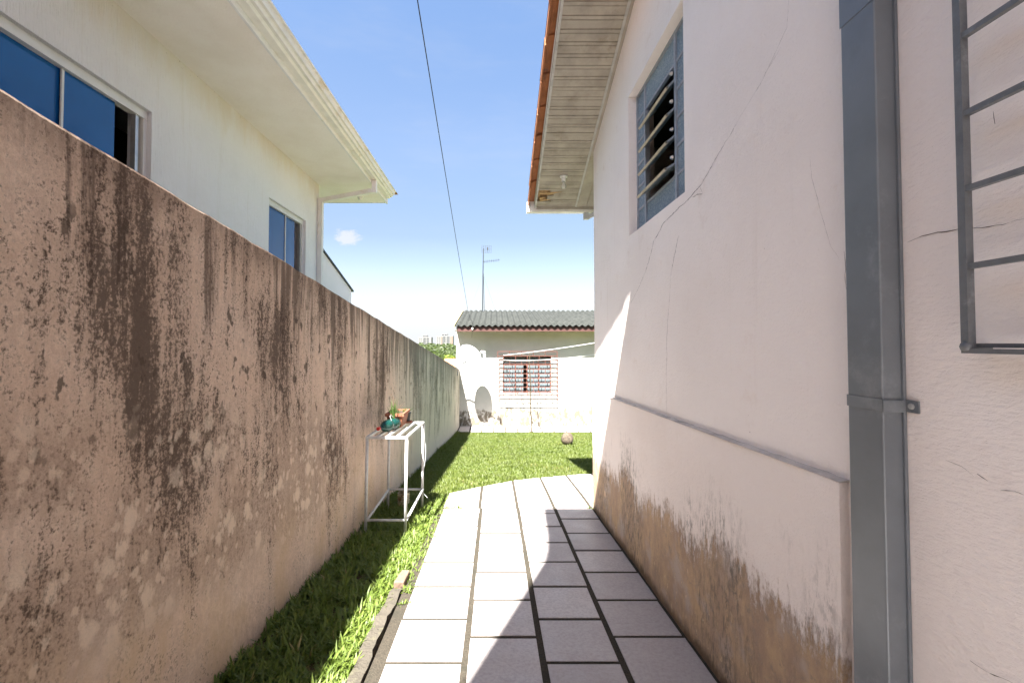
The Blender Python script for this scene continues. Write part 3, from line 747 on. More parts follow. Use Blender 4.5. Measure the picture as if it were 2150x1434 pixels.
# near grey downpipe
XP = 0.991
mb = MB(); mb.box(XP, XW-0.002, PIPE0, PIPE1, -0.3, 3.62)
pipe = mb.build('downpipe', 'grey_metal', house, bevel=0.004)
bx('seam', 'grey_metal', pipe, XW-0.010, XW-0.002, PIPE0-0.006, PIPE0, -0.3, 3.6)
zb1 = EYE-0.158
mb = MB(); mb.box(XP-0.0025, XP-0.0005, PIPE0-0.0035, PIPE1+0.0005, zb1-0.017, zb1+0.014); mb.box(XP-0.0035, XW-0.004, PIPE0-0.0075, PIPE0-0.0065, zb1-0.019, zb1+0.012)
mb.box(XW-0.0055, XW-0.0012, PIPE0-0.042, PIPE0-0.0066, zb1-0.017, zb1+0.014)
br = mb.build('bracket', 'grey_metal', pipe)
MB().lathe([(0.008,0),(0.0078,0.003),(0.005,0.0045)], (XW-0.0056, PIPE0-0.024, zb1-0.001), (-1,0,0), 12).build('screw', 'aluminium', pipe)
mb = MB(); mb.box(XP-0.0018, XP-0.0005, PIPE0-0.0015, PIPE1+0.001, 2.30, 2.9); mb.build('sleeve', 'grey_metal', pipe)
# grey window grille at the right edge
gr = MB(); XG = 1.005; gy = XG*F/993
gr.box(XG-0.008, XG+0.008, gy-0.008, gy+0.008, EYE-0.012, 3.4)
gr_o = gr.build('window_grille', 'grille_paint', house)
for yp in (70, 237, 396, 560):
    z = EYE+(720-yp)/F*gy
    bx('grille_bar', 'grille_paint', gr_o, XG-0.006, XG+0.006, -0.6, gy-0.008, z-0.006, z+0.006)
for z in (EYE+0.86, EYE+1.04): bx('grille_bar', 'grille_paint', gr_o, XG-0.006, XG+0.006, -0.6, gy-0.008, z-0.006, z+0.006)
bx('grille_bar', 'grille_paint', gr_o, XG-0.008, XG+0.008, -0.6, gy+0.008, EYE-0.022, EYE-0.0121)
bx('grille_bar', 'grille_paint', gr_o, XG+0.012, XG+0.022, -0.6, gy-0.004, EYE-0.010, EYE-0.001)
bx('wall_anchor', 'grille_paint', gr_o, XG+0.008, XW+0.01, gy-0.006, gy+0.006, EYE-0.020, EYE-0.006)
MB().lathe([(0.004,-0.011),(0.010,-0.007),(0.012,0),(0.010,0.007),(0.004,0.011)], (XG-0.004, gy, EYE-0.008), (0,0,1), 10).build('weld', 'grille_paint', gr_o, smooth=True)
# unseen slab added behind the camera, outline shaped to shade the paving and wall
pz = EYE+4.30
mb = MB(); mb.prism([(1.20,1.128,pz),(-0.86,1.128,pz),(-0.8745,0.95,pz),(-0.90,0.42,pz),(-0.935,0.10,pz),(-0.985,-0.13,pz),(-1.07,-0.36,pz),(-1.5145,-1.552,pz),(-1.75,-2.2,pz),(-1.75,-3.1,pz),(1.20,-3.1,pz)], (0,0,0.09))
mb.build('shade_slab', 'shade_slab_paint', house)
for px_ in (-1.15, 0.30): bx('shade_slab_post', 'shade_slab_paint', house, px_-0.06, px_+0.06, -3.06, -2.94, 0.10, pz)  # added posts carrying the unseen slab

# cracks in the render: worn lines laid on as thin brown ribbons
def crack(pts, X, w, parent):
    P3 = [atX(px_, py_, X) for px_, py_ in pts]; L = []
    for a, b in zip(P3, P3[1:]):
        n = max(2, int((b-a).length/0.012))
        for k in range(n): L.append(a.lerp(b, k/n))
    L.append(P3[-1]); mb = MB(); n = len(L); i0 = 0; off = 0; offz = 0
    for k, p in enumerate(L):
        off = off*0.75+random.uniform(-0.0035, 0.0035)*min(1, w/0.004); offz = offz*0.75+random.uniform(-0.003, 0.003)*min(1, w/0.004)
        d = (L[min(k+1, n-1)]-L[max(k-1, 0)]).normalized(); nrm = Vector((0, -d.z, d.y))
        ww = w*random.uniform(0.15, 1.0)*(0.25+0.75*math.sin(math.pi*min(max((k+0.5)/n, 0.05), 0.95)))
        c = p+Vector((0, off, offz)); mb.v += [c+nrm*ww/2, c-nrm*ww/2]
    for k in range(n-1): mb.f.append((2*k, 2*k+1, 2*k+3, 2*k+2))
    return mb.build('crack', 'crack_brown', parent)
XC = XW-0.0014
crack([(1656,0),(1652,60),(1600,170),(1545,262)], XC, 0.0016, house)
crack([(1545,262),(1505,330),(1470,392),(1435,428),(1392,470),(1372,510),(1362,550),(1345,595),(1325,637)], XC, 0.0060, house)
crack([(1470,392),(1475,405),(1450,415)], XC, 0.0035, house)
crack([(1424,495),(1414,545),(1408,580)], XC, 0.0060, house)
crack([(1408,580),(1404,650),(1400,720),(1399,790),(1400,868)], XC, 0.0040, house)
crack([(1905,508),(1935,497),(1965,490),(2010,484),(2060,480),(2105,473),(2150,461)], XC, 0.0026, house)
crack([(1985,966),(2020,980),(2045,1000)], XC, 0.0010, house)
crack([(2050,995),(2075,1010)], XC, 0.0022, house)
crack([(2100,1029),(2125,1030),(2150,1040)], XC, 0.0020, house)
crack([(2036,1386),(2062,1404),(2100,1420),(2130,1434)], XC, 0.0022, house)
crack([(1773,528),(1776,548),(1774,575),(1777,605)], XC, 0.0028, house)
crack([(1700,330),(1704,372),(1722,440),(1745,520),(1762,545)], XC, 0.0012, house)
crack([(2087,235),(2090,262)], XC, 0.0018, house)
crack([(1060,0),(1060,1)] if False else [(1640,100),(1600,165)], XC, 0.001, house)

# bulb under the verge
pb = Vector((0.785, 5.18, SOF(5.18)))
lamp = thing('bulb_lamp', pb, 'bare clear light bulb in a white socket under the wooden verge soffit', 'lamp')
MB().lathe([(0.045,-0.001),(0.043,-0.014),(0.026,-0.020),(0.024,-0.060),(0.020,-0.062)], pb, (0,0,1), 16).build('socket', 'white_metal', lamp, smooth=False)
MB().lathe([(0.013,-0.060),(0.014,-0.075),(0.026,-0.100),(0.030,-0.118),(0.026,-0.136),(0.012,-0.146)], pb, (0,0,1), 16).build('bulb', 'bulb_glass', lamp, smooth=True)
MB().lathe([(0.013,-0.062),(0.013,-0.074)], pb, (0,0,1), 12).build('cap', 'aluminium', lamp)

# ================================================================== neighbour's house
XN = -2.85; YN = 7.3; ZS = 3.95
nb = thing('neighbour_house', (-5.5, 2.5, 0), 'off-white house with wide eave and windows toned blue as reflected sky beyond the boundary wall', 'house')
W1 = (0.9, 3.73, 2.0, 3.31); W2 = (5.69, 6.80, 2.0, 3.235)
mb = MB(); wall_x(mb, XN-0.2, XN, -4, YN, -1.0, ZS, [W1, W2]); mb.build('wall', 'combed_render', nb)
mb = MB(); mb.box(-8.5, XN-0.2, YN-0.2, YN, -1.0, ZS); mb.box(-8.5, XN-0.2, -4, -3.8, -1.0, ZS); mb.box(-8.7, -8.5, -4, YN, -1.0, ZS); mb.build('wall', 'combed_render', nb)
bx('floor', 'interior_wall', nb, -8.5, XN-0.2, -3.8, YN-0.2, 0.5, 0.6)
bx('partition', 'dark_interior', nb, -4.6, -4.5, -3.8, YN-0.2, 0.6, ZS)
XE = -1.985
bx('soffit', 'cream_plaster', nb, -9.5, XE, -4.8, 8.22, ZS, ZS+0.05)
bx('fascia', 'white_metal', nb, XE, XE+0.022, -4.8, 8.24, ZS-0.02, ZS+0.16)
bx('fascia', 'white_metal', nb, -9.5, XE-0.002, 8.222, 8.242, ZS-0.004, ZS+0.16)
gx = [(XE+0.024, ZS+0.035), (XE+0.094, ZS+0.035), (XE+0.110, ZS+0.060), (XE+0.140, ZS+0.060), (XE+0.150, ZS+0.095), (XE+0.175, ZS+0.095), (XE+0.185, ZS+0.15), (XE+0.205, ZS+0.15), (XE+0.205, ZS+0.165), (XE+0.024, ZS+0.165)]
mb = MB(); mb.prism([(a, -4.8, b) for a, b in gx], (0, 12.9, 0)); ngut = mb.build('gutter', 'cream_metal', nb)
mb = MB(); mb.hexa([(-9.6,-4.9,ZS+0.17),(XE+0.20,-4.9,ZS+0.17),(XE+0.20,8.3,ZS+0.17),(-9.6,8.3,ZS+0.17),(-5.9,-1,ZS+1.0),(-5.4,-1,ZS+1.0),(-5.4,4.5,ZS+1.0),(-5.9,4.5,ZS+1.0)]); mb.build('roof', 'roof_tile', nb)
# outlet, sloping branch and corner downpipe
def sq(mb, a, b, r):
    a, b = Vector(a), Vector(b); d = (b-a).normalized(); s1 = d.cross(Vector((0,0,1))); s1 = (s1 if s1.length > 0.1 else Vector((1,0,0))).normalized(); s2 = s1.cross(d)
    q = [(-1,-1),(1,-1),(1,1),(-1,1)]
    return mb.hexa([a+s1*r*i+s2*r*j for i, j in q]+[b+s1*r*i+s2*r*j for i, j in q])
pa = Vector((XE+0.060, 7.18, ZS+0.034)); pb_ = pa-Vector((0,0,0.17)); pc = Vector((XN+0.042, YN-0.04, ZS-0.26))
mb = MB(); sq(mb, pa, pb_-Vector((0,0,0.035)), 0.036); sq(mb, pb_+Vector((-0.037,0,0)), pc+Vector((0.037,0,0.0)), 0.034); sq(mb, pc+Vector((0,0,0.03)), (pc.x, pc.y, -0.5), 0.036)
mb.build('downpipe', 'white_metal', nb)
pl_ = Vector((-2.35, 7.85, ZS)); MB().lathe([(0.05,0),(0.05,-0.02),(0.035,-0.05),(0.03,-0.07)], pl_, (0,0,1), 12).build('ceiling_light', 'white_metal', nb)
def slider(W, panes, gap, mull):
    y0, y1, z0, z1 = W; X = XN-0.075
    w_ = MB(); w_.box(X-0.03, X+0.035, y0, y1, z1-0.065, z1); w_.box(X-0.03, X+0.03, y0, y1, z0, z0+0.03); w_.box(X-0.03, X+0.028, y1-0.028, y1, z0+0.03, z1-0.065); w_.box(X-0.03, X+0.028, y0, y0+0.02, z0+0.03, z1-0.065)
    wo_ = w_.build('window', 'white_metal', nb)
    for k, (a, b) in enumerate(panes): bx('pane', 'sky_toned_glass', wo_, X-0.004-0.012*(k % 2), X+0.002-0.012*(k % 2), a, b, z0+0.03, z1-0.065)
    for m_ in mull: bx('mullion', 'white_metal', wo_, X+0.0025, X+0.014, m_-0.008, m_+0.008, z0+0.03, z1-0.065)
    bx('jamb', 'aluminium', wo_, X-0.02, X+0.02, gap[1]-0.03, gap[1], z0+0.03, z1-0.065)
    bx('latch', 'white_metal', wo_, X+0.021, X+0.032, gap[1]-0.03, gap[1]-0.005, z0+0.13, z0+0.30)
slider(W1, [(0.92, 2.07), (2.07, 3.02), (3.02, 3.45)], (3.45, 3.66), [2.07, 3.02])
slider(W2, [(5.71, 6.28), (6.28, 6.61)], (6.61, 6.76), [6.28])
# lean-to behind it
lt = thing('lean_to', (-4.2, 8.7, 0), 'low white side wing with dark sloping roof edge behind the neighbour house', 'outbuilding')
zA, zB_ = EYE+1.62, EYE+1.09
mb = MB(); mb.prism([(-3.0, 7.75, -1), (-3.0, 9.45, -1), (-3.0, 9.45, zB_), (-3.0, 7.75, zA)], (-3.0, 0, 0)); mb.build('wall', 'combed_render', lt)
s_ = (zB_-zA)/1.7
mb = MB(); mb.prism([(-2.97, 7.70, zA+0.017), (-2.97, 9.53, zB_+0.08*s_+0.002), (-2.97, 9.53, zB_+0.08*s_+0.032), (-2.97, 7.70, zA+0.047)], (-3.06, 0, 0)); mb.build('roof', 'slate_cap', lt)

# ================================================================== outbuilding at the back
ob = thing('outbuilding', (2.4, D+1.5, ZB), 'low white outbuilding with corrugated grey roof and barred window at the lawn end', 'outbuilding')
XL = atY(958, 740, D).x
wA = atY(1056, 748, D); wB = atY(1157, 826, D)
WB = (wA.x, wB.x, wB.z, wA.z)
mb = MB(); ZE = EYE+0.50
wall_y(mb, XL, 6.0, D, D+0.18, ZB-0.4, ZE, [WB])
mb.prism([(XL, D+0.18, ZB-0.4), (XL, D+3.2, ZB-0.4), (XL, D+3.2, ZE+0.5), (XL, D+0.18, ZE)], (0.18, 0, 0)); mb.prism([(5.82, D+0.18, ZB-0.4), (5.82, D+3.2, ZB-0.4), (5.82, D+3.2, ZE+0.5), (5.82, D+0.18, ZE)], (0.18, 0, 0)); mb.box(XL+0.18, 5.82, D+3.0, D+3.2, ZB-0.4, ZE+0.5)
mb.build('wall', 'white_limewash', ob)
bx('floor', 'interior_wall', ob, XL+0.18, 5.82, D+0.18, D+3.0, ZB-0.1, ZB)
bx('partition', 'interior_wall', ob, XL+0.18, 5.82, D+1.6, D+1.7, ZB, ZE)
# corrugated roof
y0r, y1r = D-0.52, D+3.1; z0r = atY(1040, 686, y0r).z; z1r = z0r+0.19*(y1r-y0r)
rz = lambda y: z0r+0.03+(z1r-z0r)*(y-y0r)/(y1r-y0r)
mb = MB(); xs_ = np.arange(XL-0.02, 6.2, 0.177/12); ysr = [y0r, (y0r+y1r)/2, y1r]; nx_ = len(xs_)
for y in ysr:
    for xq in xs_: mb.v.append(Vector((xq, y, rz(y)+0.026*math.cos(2*math.pi*xq/0.177))))
for y in ysr:
    for xq in xs_: mb.v.append(Vector((xq, y, rz(y)-0.008+0.026*math.cos(2*math.pi*xq/0.177))))
h_ = 3*nx_
for j in range(2):
    for q in range(nx_-1):
        a = j*nx_+q; mb.f.append((a, a+1, a+nx_+1, a+nx_)); mb.f.append((h_+a+1, h_+a, h_+a+nx_, h_+a+nx_+1))
for q in range(nx_-1): mb.f.append((q+1, q, h_+q, h_+q+1))
orf = mb.build('roof', 'fibre_cement', ob, smooth=True)
mb = MB(); mb.prism([(XL-0.03, y0r, rz(y0r)-0.03), (XL-0.03, y1r, rz(y1r)-0.03), (XL-0.03, y1r, rz(y1r)+0.02), (XL-0.03, y0r, rz(y0r)+0.02)], (0.02, 0, 0)); mb.build('verge_strip', 'ochre_paint', orf)
bx('fascia', 'maroon_paint', ob, XL+0.07, 6.0, y0r+0.06, y0r+0.085, z0r-0.135, z0r+0.002)
mb = MB(); mb.hexa([(XL,y0r+0.086,z0r-0.12),(6.0,y0r+0.086,z0r-0.12),(6.0,D-0.002,z0r-0.10),(XL,D-0.002,z0r-0.10),(XL,y0r+0.086,z0r-0.105),(6.0,y0r+0.086,z0r-0.105),(6.0,D-0.002,z0r-0.085),(XL,D-0.002,z0r-0.085)]); mb.build('soffit', 'ochre_paint', ob)
# window
wx0, wx1, wz0, wz1 = WB
wm = MB(); f_ = 0.024; yw = D+0.07
wm.box(wx0, wx1, yw, yw+0.04, wz0, wz0+f_); wm.box(wx0, wx1, yw, yw+0.04, wz1-f_, wz1); wm.box(wx0, wx0+f_, yw, yw+0.04, wz0+f_, wz1-f_); wm.box(wx1-f_, wx1, yw, yw+0.04, wz0+f_, wz1-f_)
ow = wm.build('window', 'salmon_paint', ob)
zt_ = wz1-0.22
bx('transom', 'salmon_paint', ow, wx0+f_, wx1-f_, yw, yw+0.04, zt_-0.018, zt_+0.018)
qs = [wx0+f_+(wx1-wx0-2*f_)*k/4 for k in range(5)]
for k in (1,2,3): bx('mullion', 'salmon_paint', ow, qs[k]-0.012, qs[k]+0.012, yw-0.002, yw+0.042, wz0+f_, wz1-f_)
for k in range(4):
    a = qs[k]+(0.012 if k else 0); b = qs[k+1]-(0.012 if k < 3 else 0)
    bx('pane', 'pane_glass', ow, a, b, yw+0.018, yw+0.022, zt_+0.018, wz1-f_)
    if k == 1: b -= 0.09
    bx('pane', 'pane_glass', ow, a, b, yw+0.018, yw+0.022, wz0+f_, zt_-0.018)
for (ca, cb) in ((wx0+0.02, qs[2]-0.12), (qs[2]+0.02, wx1-0.02)):
    mb = MB(); n = 60
    for k in range(n+1):
        xq = ca+(cb-ca)*k/n; yq = yw+0.085+0.03*math.sin(k*0.9)+0.015*math.sin(k*2.3)
        mb.v += [Vector((xq, yq, wz0-0.05)), Vector((xq, yq, zt_-0.10))]
    for k in range(n): mb.f.append((2*k, 2*k+2, 2*k+3, 2*k+1))
    mb.build('curtain', 'curtain', ow, smooth=True)
# salmon grille in a brick pattern, standing off the wall
gA = atY(1045, 738, D-0.14); gB = atY(1170, 841, D-0.14); gyy = D-0.14
gm = MB(); r_ = 0.0085
gm.box(gA.x-r_, gA.x+r_, gyy-r_, gyy+r_, gB.z, gA.z); gm.box(gB.x-r_, gB.x+r_, gyy-r_, gyy+r_, gB.z, gA.z)
og = gm.build('window_grille', 'salmon_paint', ob)
NB = 11
for k in range(NB+1):
    z = gB.z+(gA.z-gB.z)*k/NB
    bx('grille_bar', 'salmon_paint', og, gA.x+r_, gB.x-r_, gyy-r_, gyy+r_, z-r_, z+r_)
    for sx in (gA.x, gB.x): bx('stand_off', 'salmon_paint', og, sx-0.005, sx+0.005, gyy+r_, D+0.01, z-0.005, z+0.005)
    if k < NB:
        z2 = gB.z+(gA.z-gB.z)*(k+1)/NB
        cells = 5; w_ = (gB.x-gA.x)/cells
        for q in range(cells+1):
            xq = gA.x+w_*(q+(0.5 if k % 2 else 0.0))
            if gA.x+0.03 < xq < gB.x-0.03: bx('grille_bar', 'salmon_paint', og, xq-0.0075, xq+0.0075, gyy-0.0075, gyy+0.0075, z+r_, z2-r_)
# small white lamp on the fascia with its wire
pf = atY(992, 690, y0r+0.05)
wl = thing('eave_lamp', pf, 'small white insulator lamp hanging from the outbuilding fascia near its left end', 'lamp')
MB().lathe([(0.02,0.03),(0.028,0.0),(0.02,-0.03),(0.008,-0.045)], pf, (0,0,1), 10).build('body', 'white_metal', wl)
MB().tube([pf+Vector((0,0,-0.04)), pf+Vector((-0.01,0,-0.14)), pf+Vector((-0.02,0,-0.26))], 0.004, 5).build('cord', 'black_plastic', wl)

# ================================================================== satellite dish on the wall
dc = atY(987, 745, 12.62); nrm = Vector((0.42, -0.62, 0.46)).normalized()
dish = thing('satellite_dish', atY(968, 779, 12.9), 'white oval satellite dish on a bent arm above the wall end', 'dish')
ua = Vector((0.80, 0.25, -0.55)); ua = (ua-nrm*ua.dot(nrm)).normalized(); ub = nrm.cross(ua)
mb = MB(); n = 32; rings = 6
for side in (0, 1):
    for k in range(rings+1):
        q = k/rings
        for w in range(n):
            a = 2*math.pi*w/n
            mb.v.append(dc+ua*(0.345*q*math.cos(a))+ub*(0.30*q*math.sin(a))+nrm*(0.075*q*q-0.05-0.007*side))
m_ = (rings+1)*n
for k in range(rings):
    for w in range(n):
        a, b, c, d_ = k*n+w, k*n+(w+1) % n, (k+1)*n+(w+1) % n, (k+1)*n+w
        mb.f.append((a, b, c, d_)); mb.f.append((m_+d_, m_+c, m_+b, m_+a))
for w in range(n): a, b = rings*n+w, rings*n+(w+1) % n; mb.f.append((a, b, m_+b, m_+a))
mb.build('reflector', 'dish_white', dish, smooth=True)
lnb = atY(1015, 739, 12.30)
mb = MB(); e0 = dc+ub*(-0.0)+ua*0.20-nrm*0.03; low_ = dc-Vector((0,0,0.27))+Vector((0.10,-0.02,0))
mb.tube([low_, low_.lerp(lnb, 0.5)+Vector((0,0,-0.01)), lnb+Vector((0,0,-0.04))], 0.011, 8); mb.tube([dc-nrm*0.06, low_], 0.012, 8); mb.build('feed_arm', 'grey_metal', dish)
lw = MB(); lw.lathe([(0.02,-0.05),(0.028,-0.03),(0.03,0.03),(0.045,0.05),(0.045,0.065)], lnb, (dc-lnb).normalized(), 12); lw.build('feed_horn', 'white_metal', dish)
bx('feed_box', 'pipe_grey', dish, lnb.x-0.005, lnb.x+0.055, lnb.y-0.02, lnb.y+0.03, lnb.z-0.13, lnb.z-0.03)
wp = Vector((WX(12.9)-0.04, 12.9, WT(12.9)-0.02))
mb = MB(); mb.tube([wp-Vector((0,0,0.12)), wp+Vector((0.02,0,0.03)), wp+Vector((0.12,-0.05,0.12)), dc-nrm*0.09-Vector((0,0,0.12)), dc-nrm*0.07], 0.019, 10); mb.build('mount_pole', 'grey_metal', dish)
bx('mount_plate', 'grey_metal', dish, WX(12.9)+0.006, WX(12.9)+0.02, 12.84, 12.96, wp.z-0.20, wp.z-0.06)

# ================================================================== antenna, cable, clothes lines, prop
am = atY(1013, 655, D+2.9)
ant = thing('roof_antenna', am, 'thin metal mast with television antennas above the corrugated roof', 'antenna')
tp = atY(1015, 522, D+2.9); mz = atY(1014, 575, D+2.9)
MB().tube([am-Vector((0.0,0,0.25)), mz, tp], [0.024, 0.02, 0.016], 8).build('mast', 'antenna_grey', ant)
MB().tube([am+Vector((0.075,0,-0.25)), mz+Vector((0.02,0,0))], 0.010, 6).build('stay', 'antenna_grey', ant)
for s_ in (-1, 1):
    MB().tube([mz, Vector((mz.x+0.55*s_, mz.y+0.3*s_, am.z-0.25))], 0.003, 4).build('guy_wire', 'antenna_grey', ant)
g_ = MB(); c0 = atY(1011, 523, D+2.9)
for k in range(6):
    g_.tube([c0+Vector((0,0,-0.12+0.05*k)), c0+Vector((0.18,0,-0.14+0.05*k)), c0+Vector((0.36,0,-0.14+0.05*k))], 0.0045, 4)
for k in range(6): g_.tube([c0+Vector((0.072*k,0,-0.14)), c0+Vector((0.072*k,0,0.13))], 0.0045, 4)
g_.build('panel_reflector', 'antenna_grey', ant)
bx('panel_box', 'black_plastic', ant, c0.x+0.20, c0.x+0.24, c0.y-0.06, c0.y-0.02, c0.z-0.05, c0.z+0.05)
y0_ = atY(1015, 550, D+2.9); y1_ = atY(1049, 546, D+2.7); mb = MB(); mb.tube([y0_, y1_], 0.008, 6)
for k in range(9):
    p = y0_.lerp(y1_, (k+0.5)/9); mb.tube([p+Vector((0.0,-0.16,0.03)), p+Vector((0.0,0.16,-0.03))], 0.005, 4)
    mb.tube([p+Vector((0,0,-0.035)), p+Vector((0,0,0.035))], 0.006, 4)
mb.build('yagi_boom', 'antenna_grey', ant)
cp = []
for k in range(41):
    u_ = k/40; y = -6+u_*(15.6+6); X = -0.568-0.023*y; z = EYE+3.62-0.166*y-0.35*4*max(0, (u_))*(1-u_)*0.35+0.0
    cp.append(Vector((X, y, z)))
cp[-1] = atY(984, 657, 15.6)
zfix = EYE+3.62-0.166*15.6
for k, p in enumerate(cp[:-1]): p.z += (cp[-1].z-zfix)*(k/40)
tag(MB().tube(cp, 0.0055, 6).build('overhead_cable', 'cable_sheath'), 'dark overhead cable running down the sky to the outbuilding roof', 'cable')
def line(pa, pb, sag, label):
    pts = [pa.lerp(pb, k/16)-Vector((0,0,sag*4*(k/16)*(1-k/16))) for k in range(17)]
    tag(MB().tube(pts, 0.008, 6).build('clothes_line', 'line_white'), label, 'clothes line')
line(atY(1057, 746, 13.35), atY(1262, 718, 9.0), 0.02, 'upper white clothes line stretched from the barred window to the house')
line(atY(1057, 756, 13.35), atY(1262, 743, 9.2), 0.06, 'lower sagging white clothes line stretched from the barred window to the house')
b0 = Vector((atY(1116, 903, 12.55).x, 12.55, ground(0, 12.55)-0.02)); b1 = atY(1112, 744, 12.75)
mb = MB(); pts = [b0.lerp(b1, k/12)+Vector((0.012*math.sin(k*1.1), 0, 0)) for k in range(13)]
mb.tube(pts, [0.020-0.0007*k for k in range(13)], 8)
tag(mb.build('line_prop', 'bamboo'), 'thin wooden prop pole standing on the lawn before the barred window', 'pole')

# ================================================================== stone on the lawn
sc = atY(1191, 915, 10.0); sc.z = ground(0, 10.0)+0.115
mb = MB(); n = 20; m2 = 14
for j in range(m2+1):
    th = math.pi*j/m2
    for k in range(n):
        a = 2*math.pi*k/n; r = 0.132*math.sin(th)*(1.0+0.16*math.cos(th)*-1*0.6)*(1+0.03*math.sin(3*a+2*th)+0.02*math.sin(5*a))
        mb.v.append(sc+Vector((r*math.cos(a), r*math.sin(a), 0.145*math.cos(th)*(1+0.02*math.sin(4*a)))))
for j in range(m2):
    for k in range(n): mb.f.append((j*n+k, (j+1)*n+k, (j+1)*n+(k+1) % n, j*n+(k+1) % n))
tag(mb.build('stone', 'field_stone', smooth=True), 'egg-shaped brown stone sitting on the lawn near the house corner', 'stone')

# ================================================================== plant stand and its pots
yF, yB = 4.09, 4.85
zt = EYE-0.835
def gz(y): return ground(0, y)-0.03
fl, fr_ = Vector((-1.145, yF, 0)), Vector((-0.792, yF, 0)); bl, br_ = Vector((-1.125, yB, 0)), Vector((-0.765, yB, 0))
st = thing('plant_stand', (-0.95, 4.45, gz(4.45)), 'narrow white metal tube stand against the stained wall', 'stand')
for p in (fl, fr_, bl, br_): MB().tube([(p.x-0.01, p.y, gz(p.y)-0.02), (p.x, p.y, zt-0.02)], 0.0135, 10).build('leg', 'stand_paint', st, smooth=True)
zr = EYE-1.575
def bar(name, a, b, z0, z1, r=0.012): MB().tube([(a.x, a.y, z0), (b.x, b.y, z1)], r, 8).build(name, 'stand_paint', st, smooth=True)
zr2 = EYE-1.545
for a, b, za, zb_ in ((fl, fr_, zr, zr), (bl, br_, zr2, zr2), (fl, bl, zr, zr2), (fr_, br_, zr, zr2)): bar('rail', a, b, za, zb_)
for a, b in ((fl, fr_), (bl, br_)):
    bx('top_rail', 'stand_paint', st, a.x-0.012, b.x+0.012, a.y-0.013, a.y+0.013, zt-0.02, zt)
for k in range(5):
    u_ = k/4; xa = fl.x+(fr_.x-fl.x)*u_; xb = bl.x+(br_.x-bl.x)*u_; w_ = 0.012
    MB().hexa([(xa-w_,yF+0.0135,zt-0.017),(xa+w_,yF+0.0135,zt-0.017),(xb+w_,yB-0.0135,zt-0.017),(xb-w_,yB-0.0135,zt-0.017),(xa-w_,yF+0.0135,zt+0.001),(xa+w_,yF+0.0135,zt+0.001),(xb+w_,yB-0.0135,zt+0.001),(xb-w_,yB-0.0135,zt+0.001)]).build('slat', 'stand_paint', st)
wpts = [Vector((br_.x+0.012, yB-0.02, zt-0.03-0.018*k)) for k in range(0)]
for k in range(26):
    u_ = k/25; wpts.append(Vector((br_.x+0.016+0.03*math.sin(u_*5.5)*(0.2+u_)+(0.06*max(0, u_-0.9)*10), yB-0.02, zt-0.03-0.76*u_)))
MB().tube(wpts, 0.0022, 6).build('hanging_wire', 'pipe_grey', st)
# PET bottle planter lying on its side, cap towards the camera
bc = Vector((-1.055, 4.16, zt+0.058)); ax = Vector((0.30, 1.0, 0.0)).normalized()
bt = thing('bottle_planter', (bc.x+0.05, bc.y+0.15, zt), 'green plastic bottle with red cap lying on the stand as a planter', 'planter')
MB().lathe([(0.013,0.0),(0.014,0.03),(0.028,0.055),(0.047,0.09),(0.055,0.12),(0.055,0.17),(0.050,0.18),(0.050,0.19),(0.055,0.20),(0.055,0.29),(0.048,0.315),(0.02,0.32)], bc, ax, 20).build('bottle', 'bottle_green', bt, smooth=True)
MB().lathe([(0.017,-0.024),(0.0175,-0.004),(0.0175,0.001)], bc, ax, 16).build('cap', 'red_plastic', bt)
MB().lathe([(0.002,0.085),(0.040,0.11),(0.045,0.28),(0.002,0.30)], bc-Vector((0,0,0.006)), ax, 14).build('soil', 'potting_soil', bt)
def blades(base, n, h, spread, w, name, mat, parent, lean=Vector((0,0,0))):
    mb = MB(); 
    for k in range(n):
        a = random.uniform(0, 6.28); d = Vector((math.cos(a), math.sin(a), 0)); hh = h*random.uniform(0.6, 1.1); sp_ = spread*random.uniform(0.2, 1)
        p0 = base+d*random.uniform(0, 0.02); pts = [p0, p0+Vector((0,0,hh*0.5))+d*sp_*0.3+lean*0.4, p0+Vector((0,0,hh))+d*sp_+lean]
        mb.tube(pts, [w, w*0.9, w*0.2], 5)
    o = mb.build(name, mat, parent); return o
blades(bc+ax*0.24+Vector((0,0,0.04)), 16, 0.20, 0.06, 0.0035, 'leaves', 'leaf', bt)
MB().tube([bc+ax*0.16+Vector((0.03,0,0.045)), bc+ax*0.17+Vector((0.01,0,0.085)), bc+ax*0.22+Vector((-0.01,0,0.09)), bc+ax*0.25+Vector((0.03,0,0.04))], 0.003, 5).build('wire_handle', 'aluminium', bt)
# terracotta trough
tx, ty = -0.985, 4.62
tr = thing('terracotta_trough', (tx, ty, zt), 'rectangular terracotta trough with bare twigs on the plant stand', 'planter')
def frus(mb, cx, cy, z0, z1, a0, b0_, a1, b1_):
    return mb.hexa([(cx-a0,cy-b0_,z0),(cx+a0,cy-b0_,z0),(cx+a0,cy+b0_,z0),(cx-a0,cy+b0_,z0),(cx-a1,cy-b1_,z1),(cx+a1,cy-b1_,z1),(cx+a1,cy+b1_,z1),(cx-a1,cy+b1_,z1)])
zt1 = zt+0.002
mb = MB(); frus(mb, tx, ty, zt1, zt1+0.115, 0.060, 0.125, 0.082, 0.150); tb = mb.build('body', 'terracotta', tr, bevel=0.006)
mb = MB(); z0_ = zt1+0.1155
for (a, b, c, d_) in ((-0.092,0.092,-0.162,-0.142),(-0.092,0.092,0.142,0.162),(-0.092,-0.074,-0.142,0.142),(0.074,0.092,-0.142,0.142)): mb.box(tx+a, tx+b, ty+c, ty+d_, z0_, z0_+0.028)
mb.build('rim', 'terracotta', tr)
bx('soil', 'potting_soil', tr, tx-0.0735, tx+0.0735, ty-0.1415, ty+0.1415, z0_, z0_+0.012)
tw = MB(); bs = Vector((tx-0.01, ty-0.05, z0_+0.01))
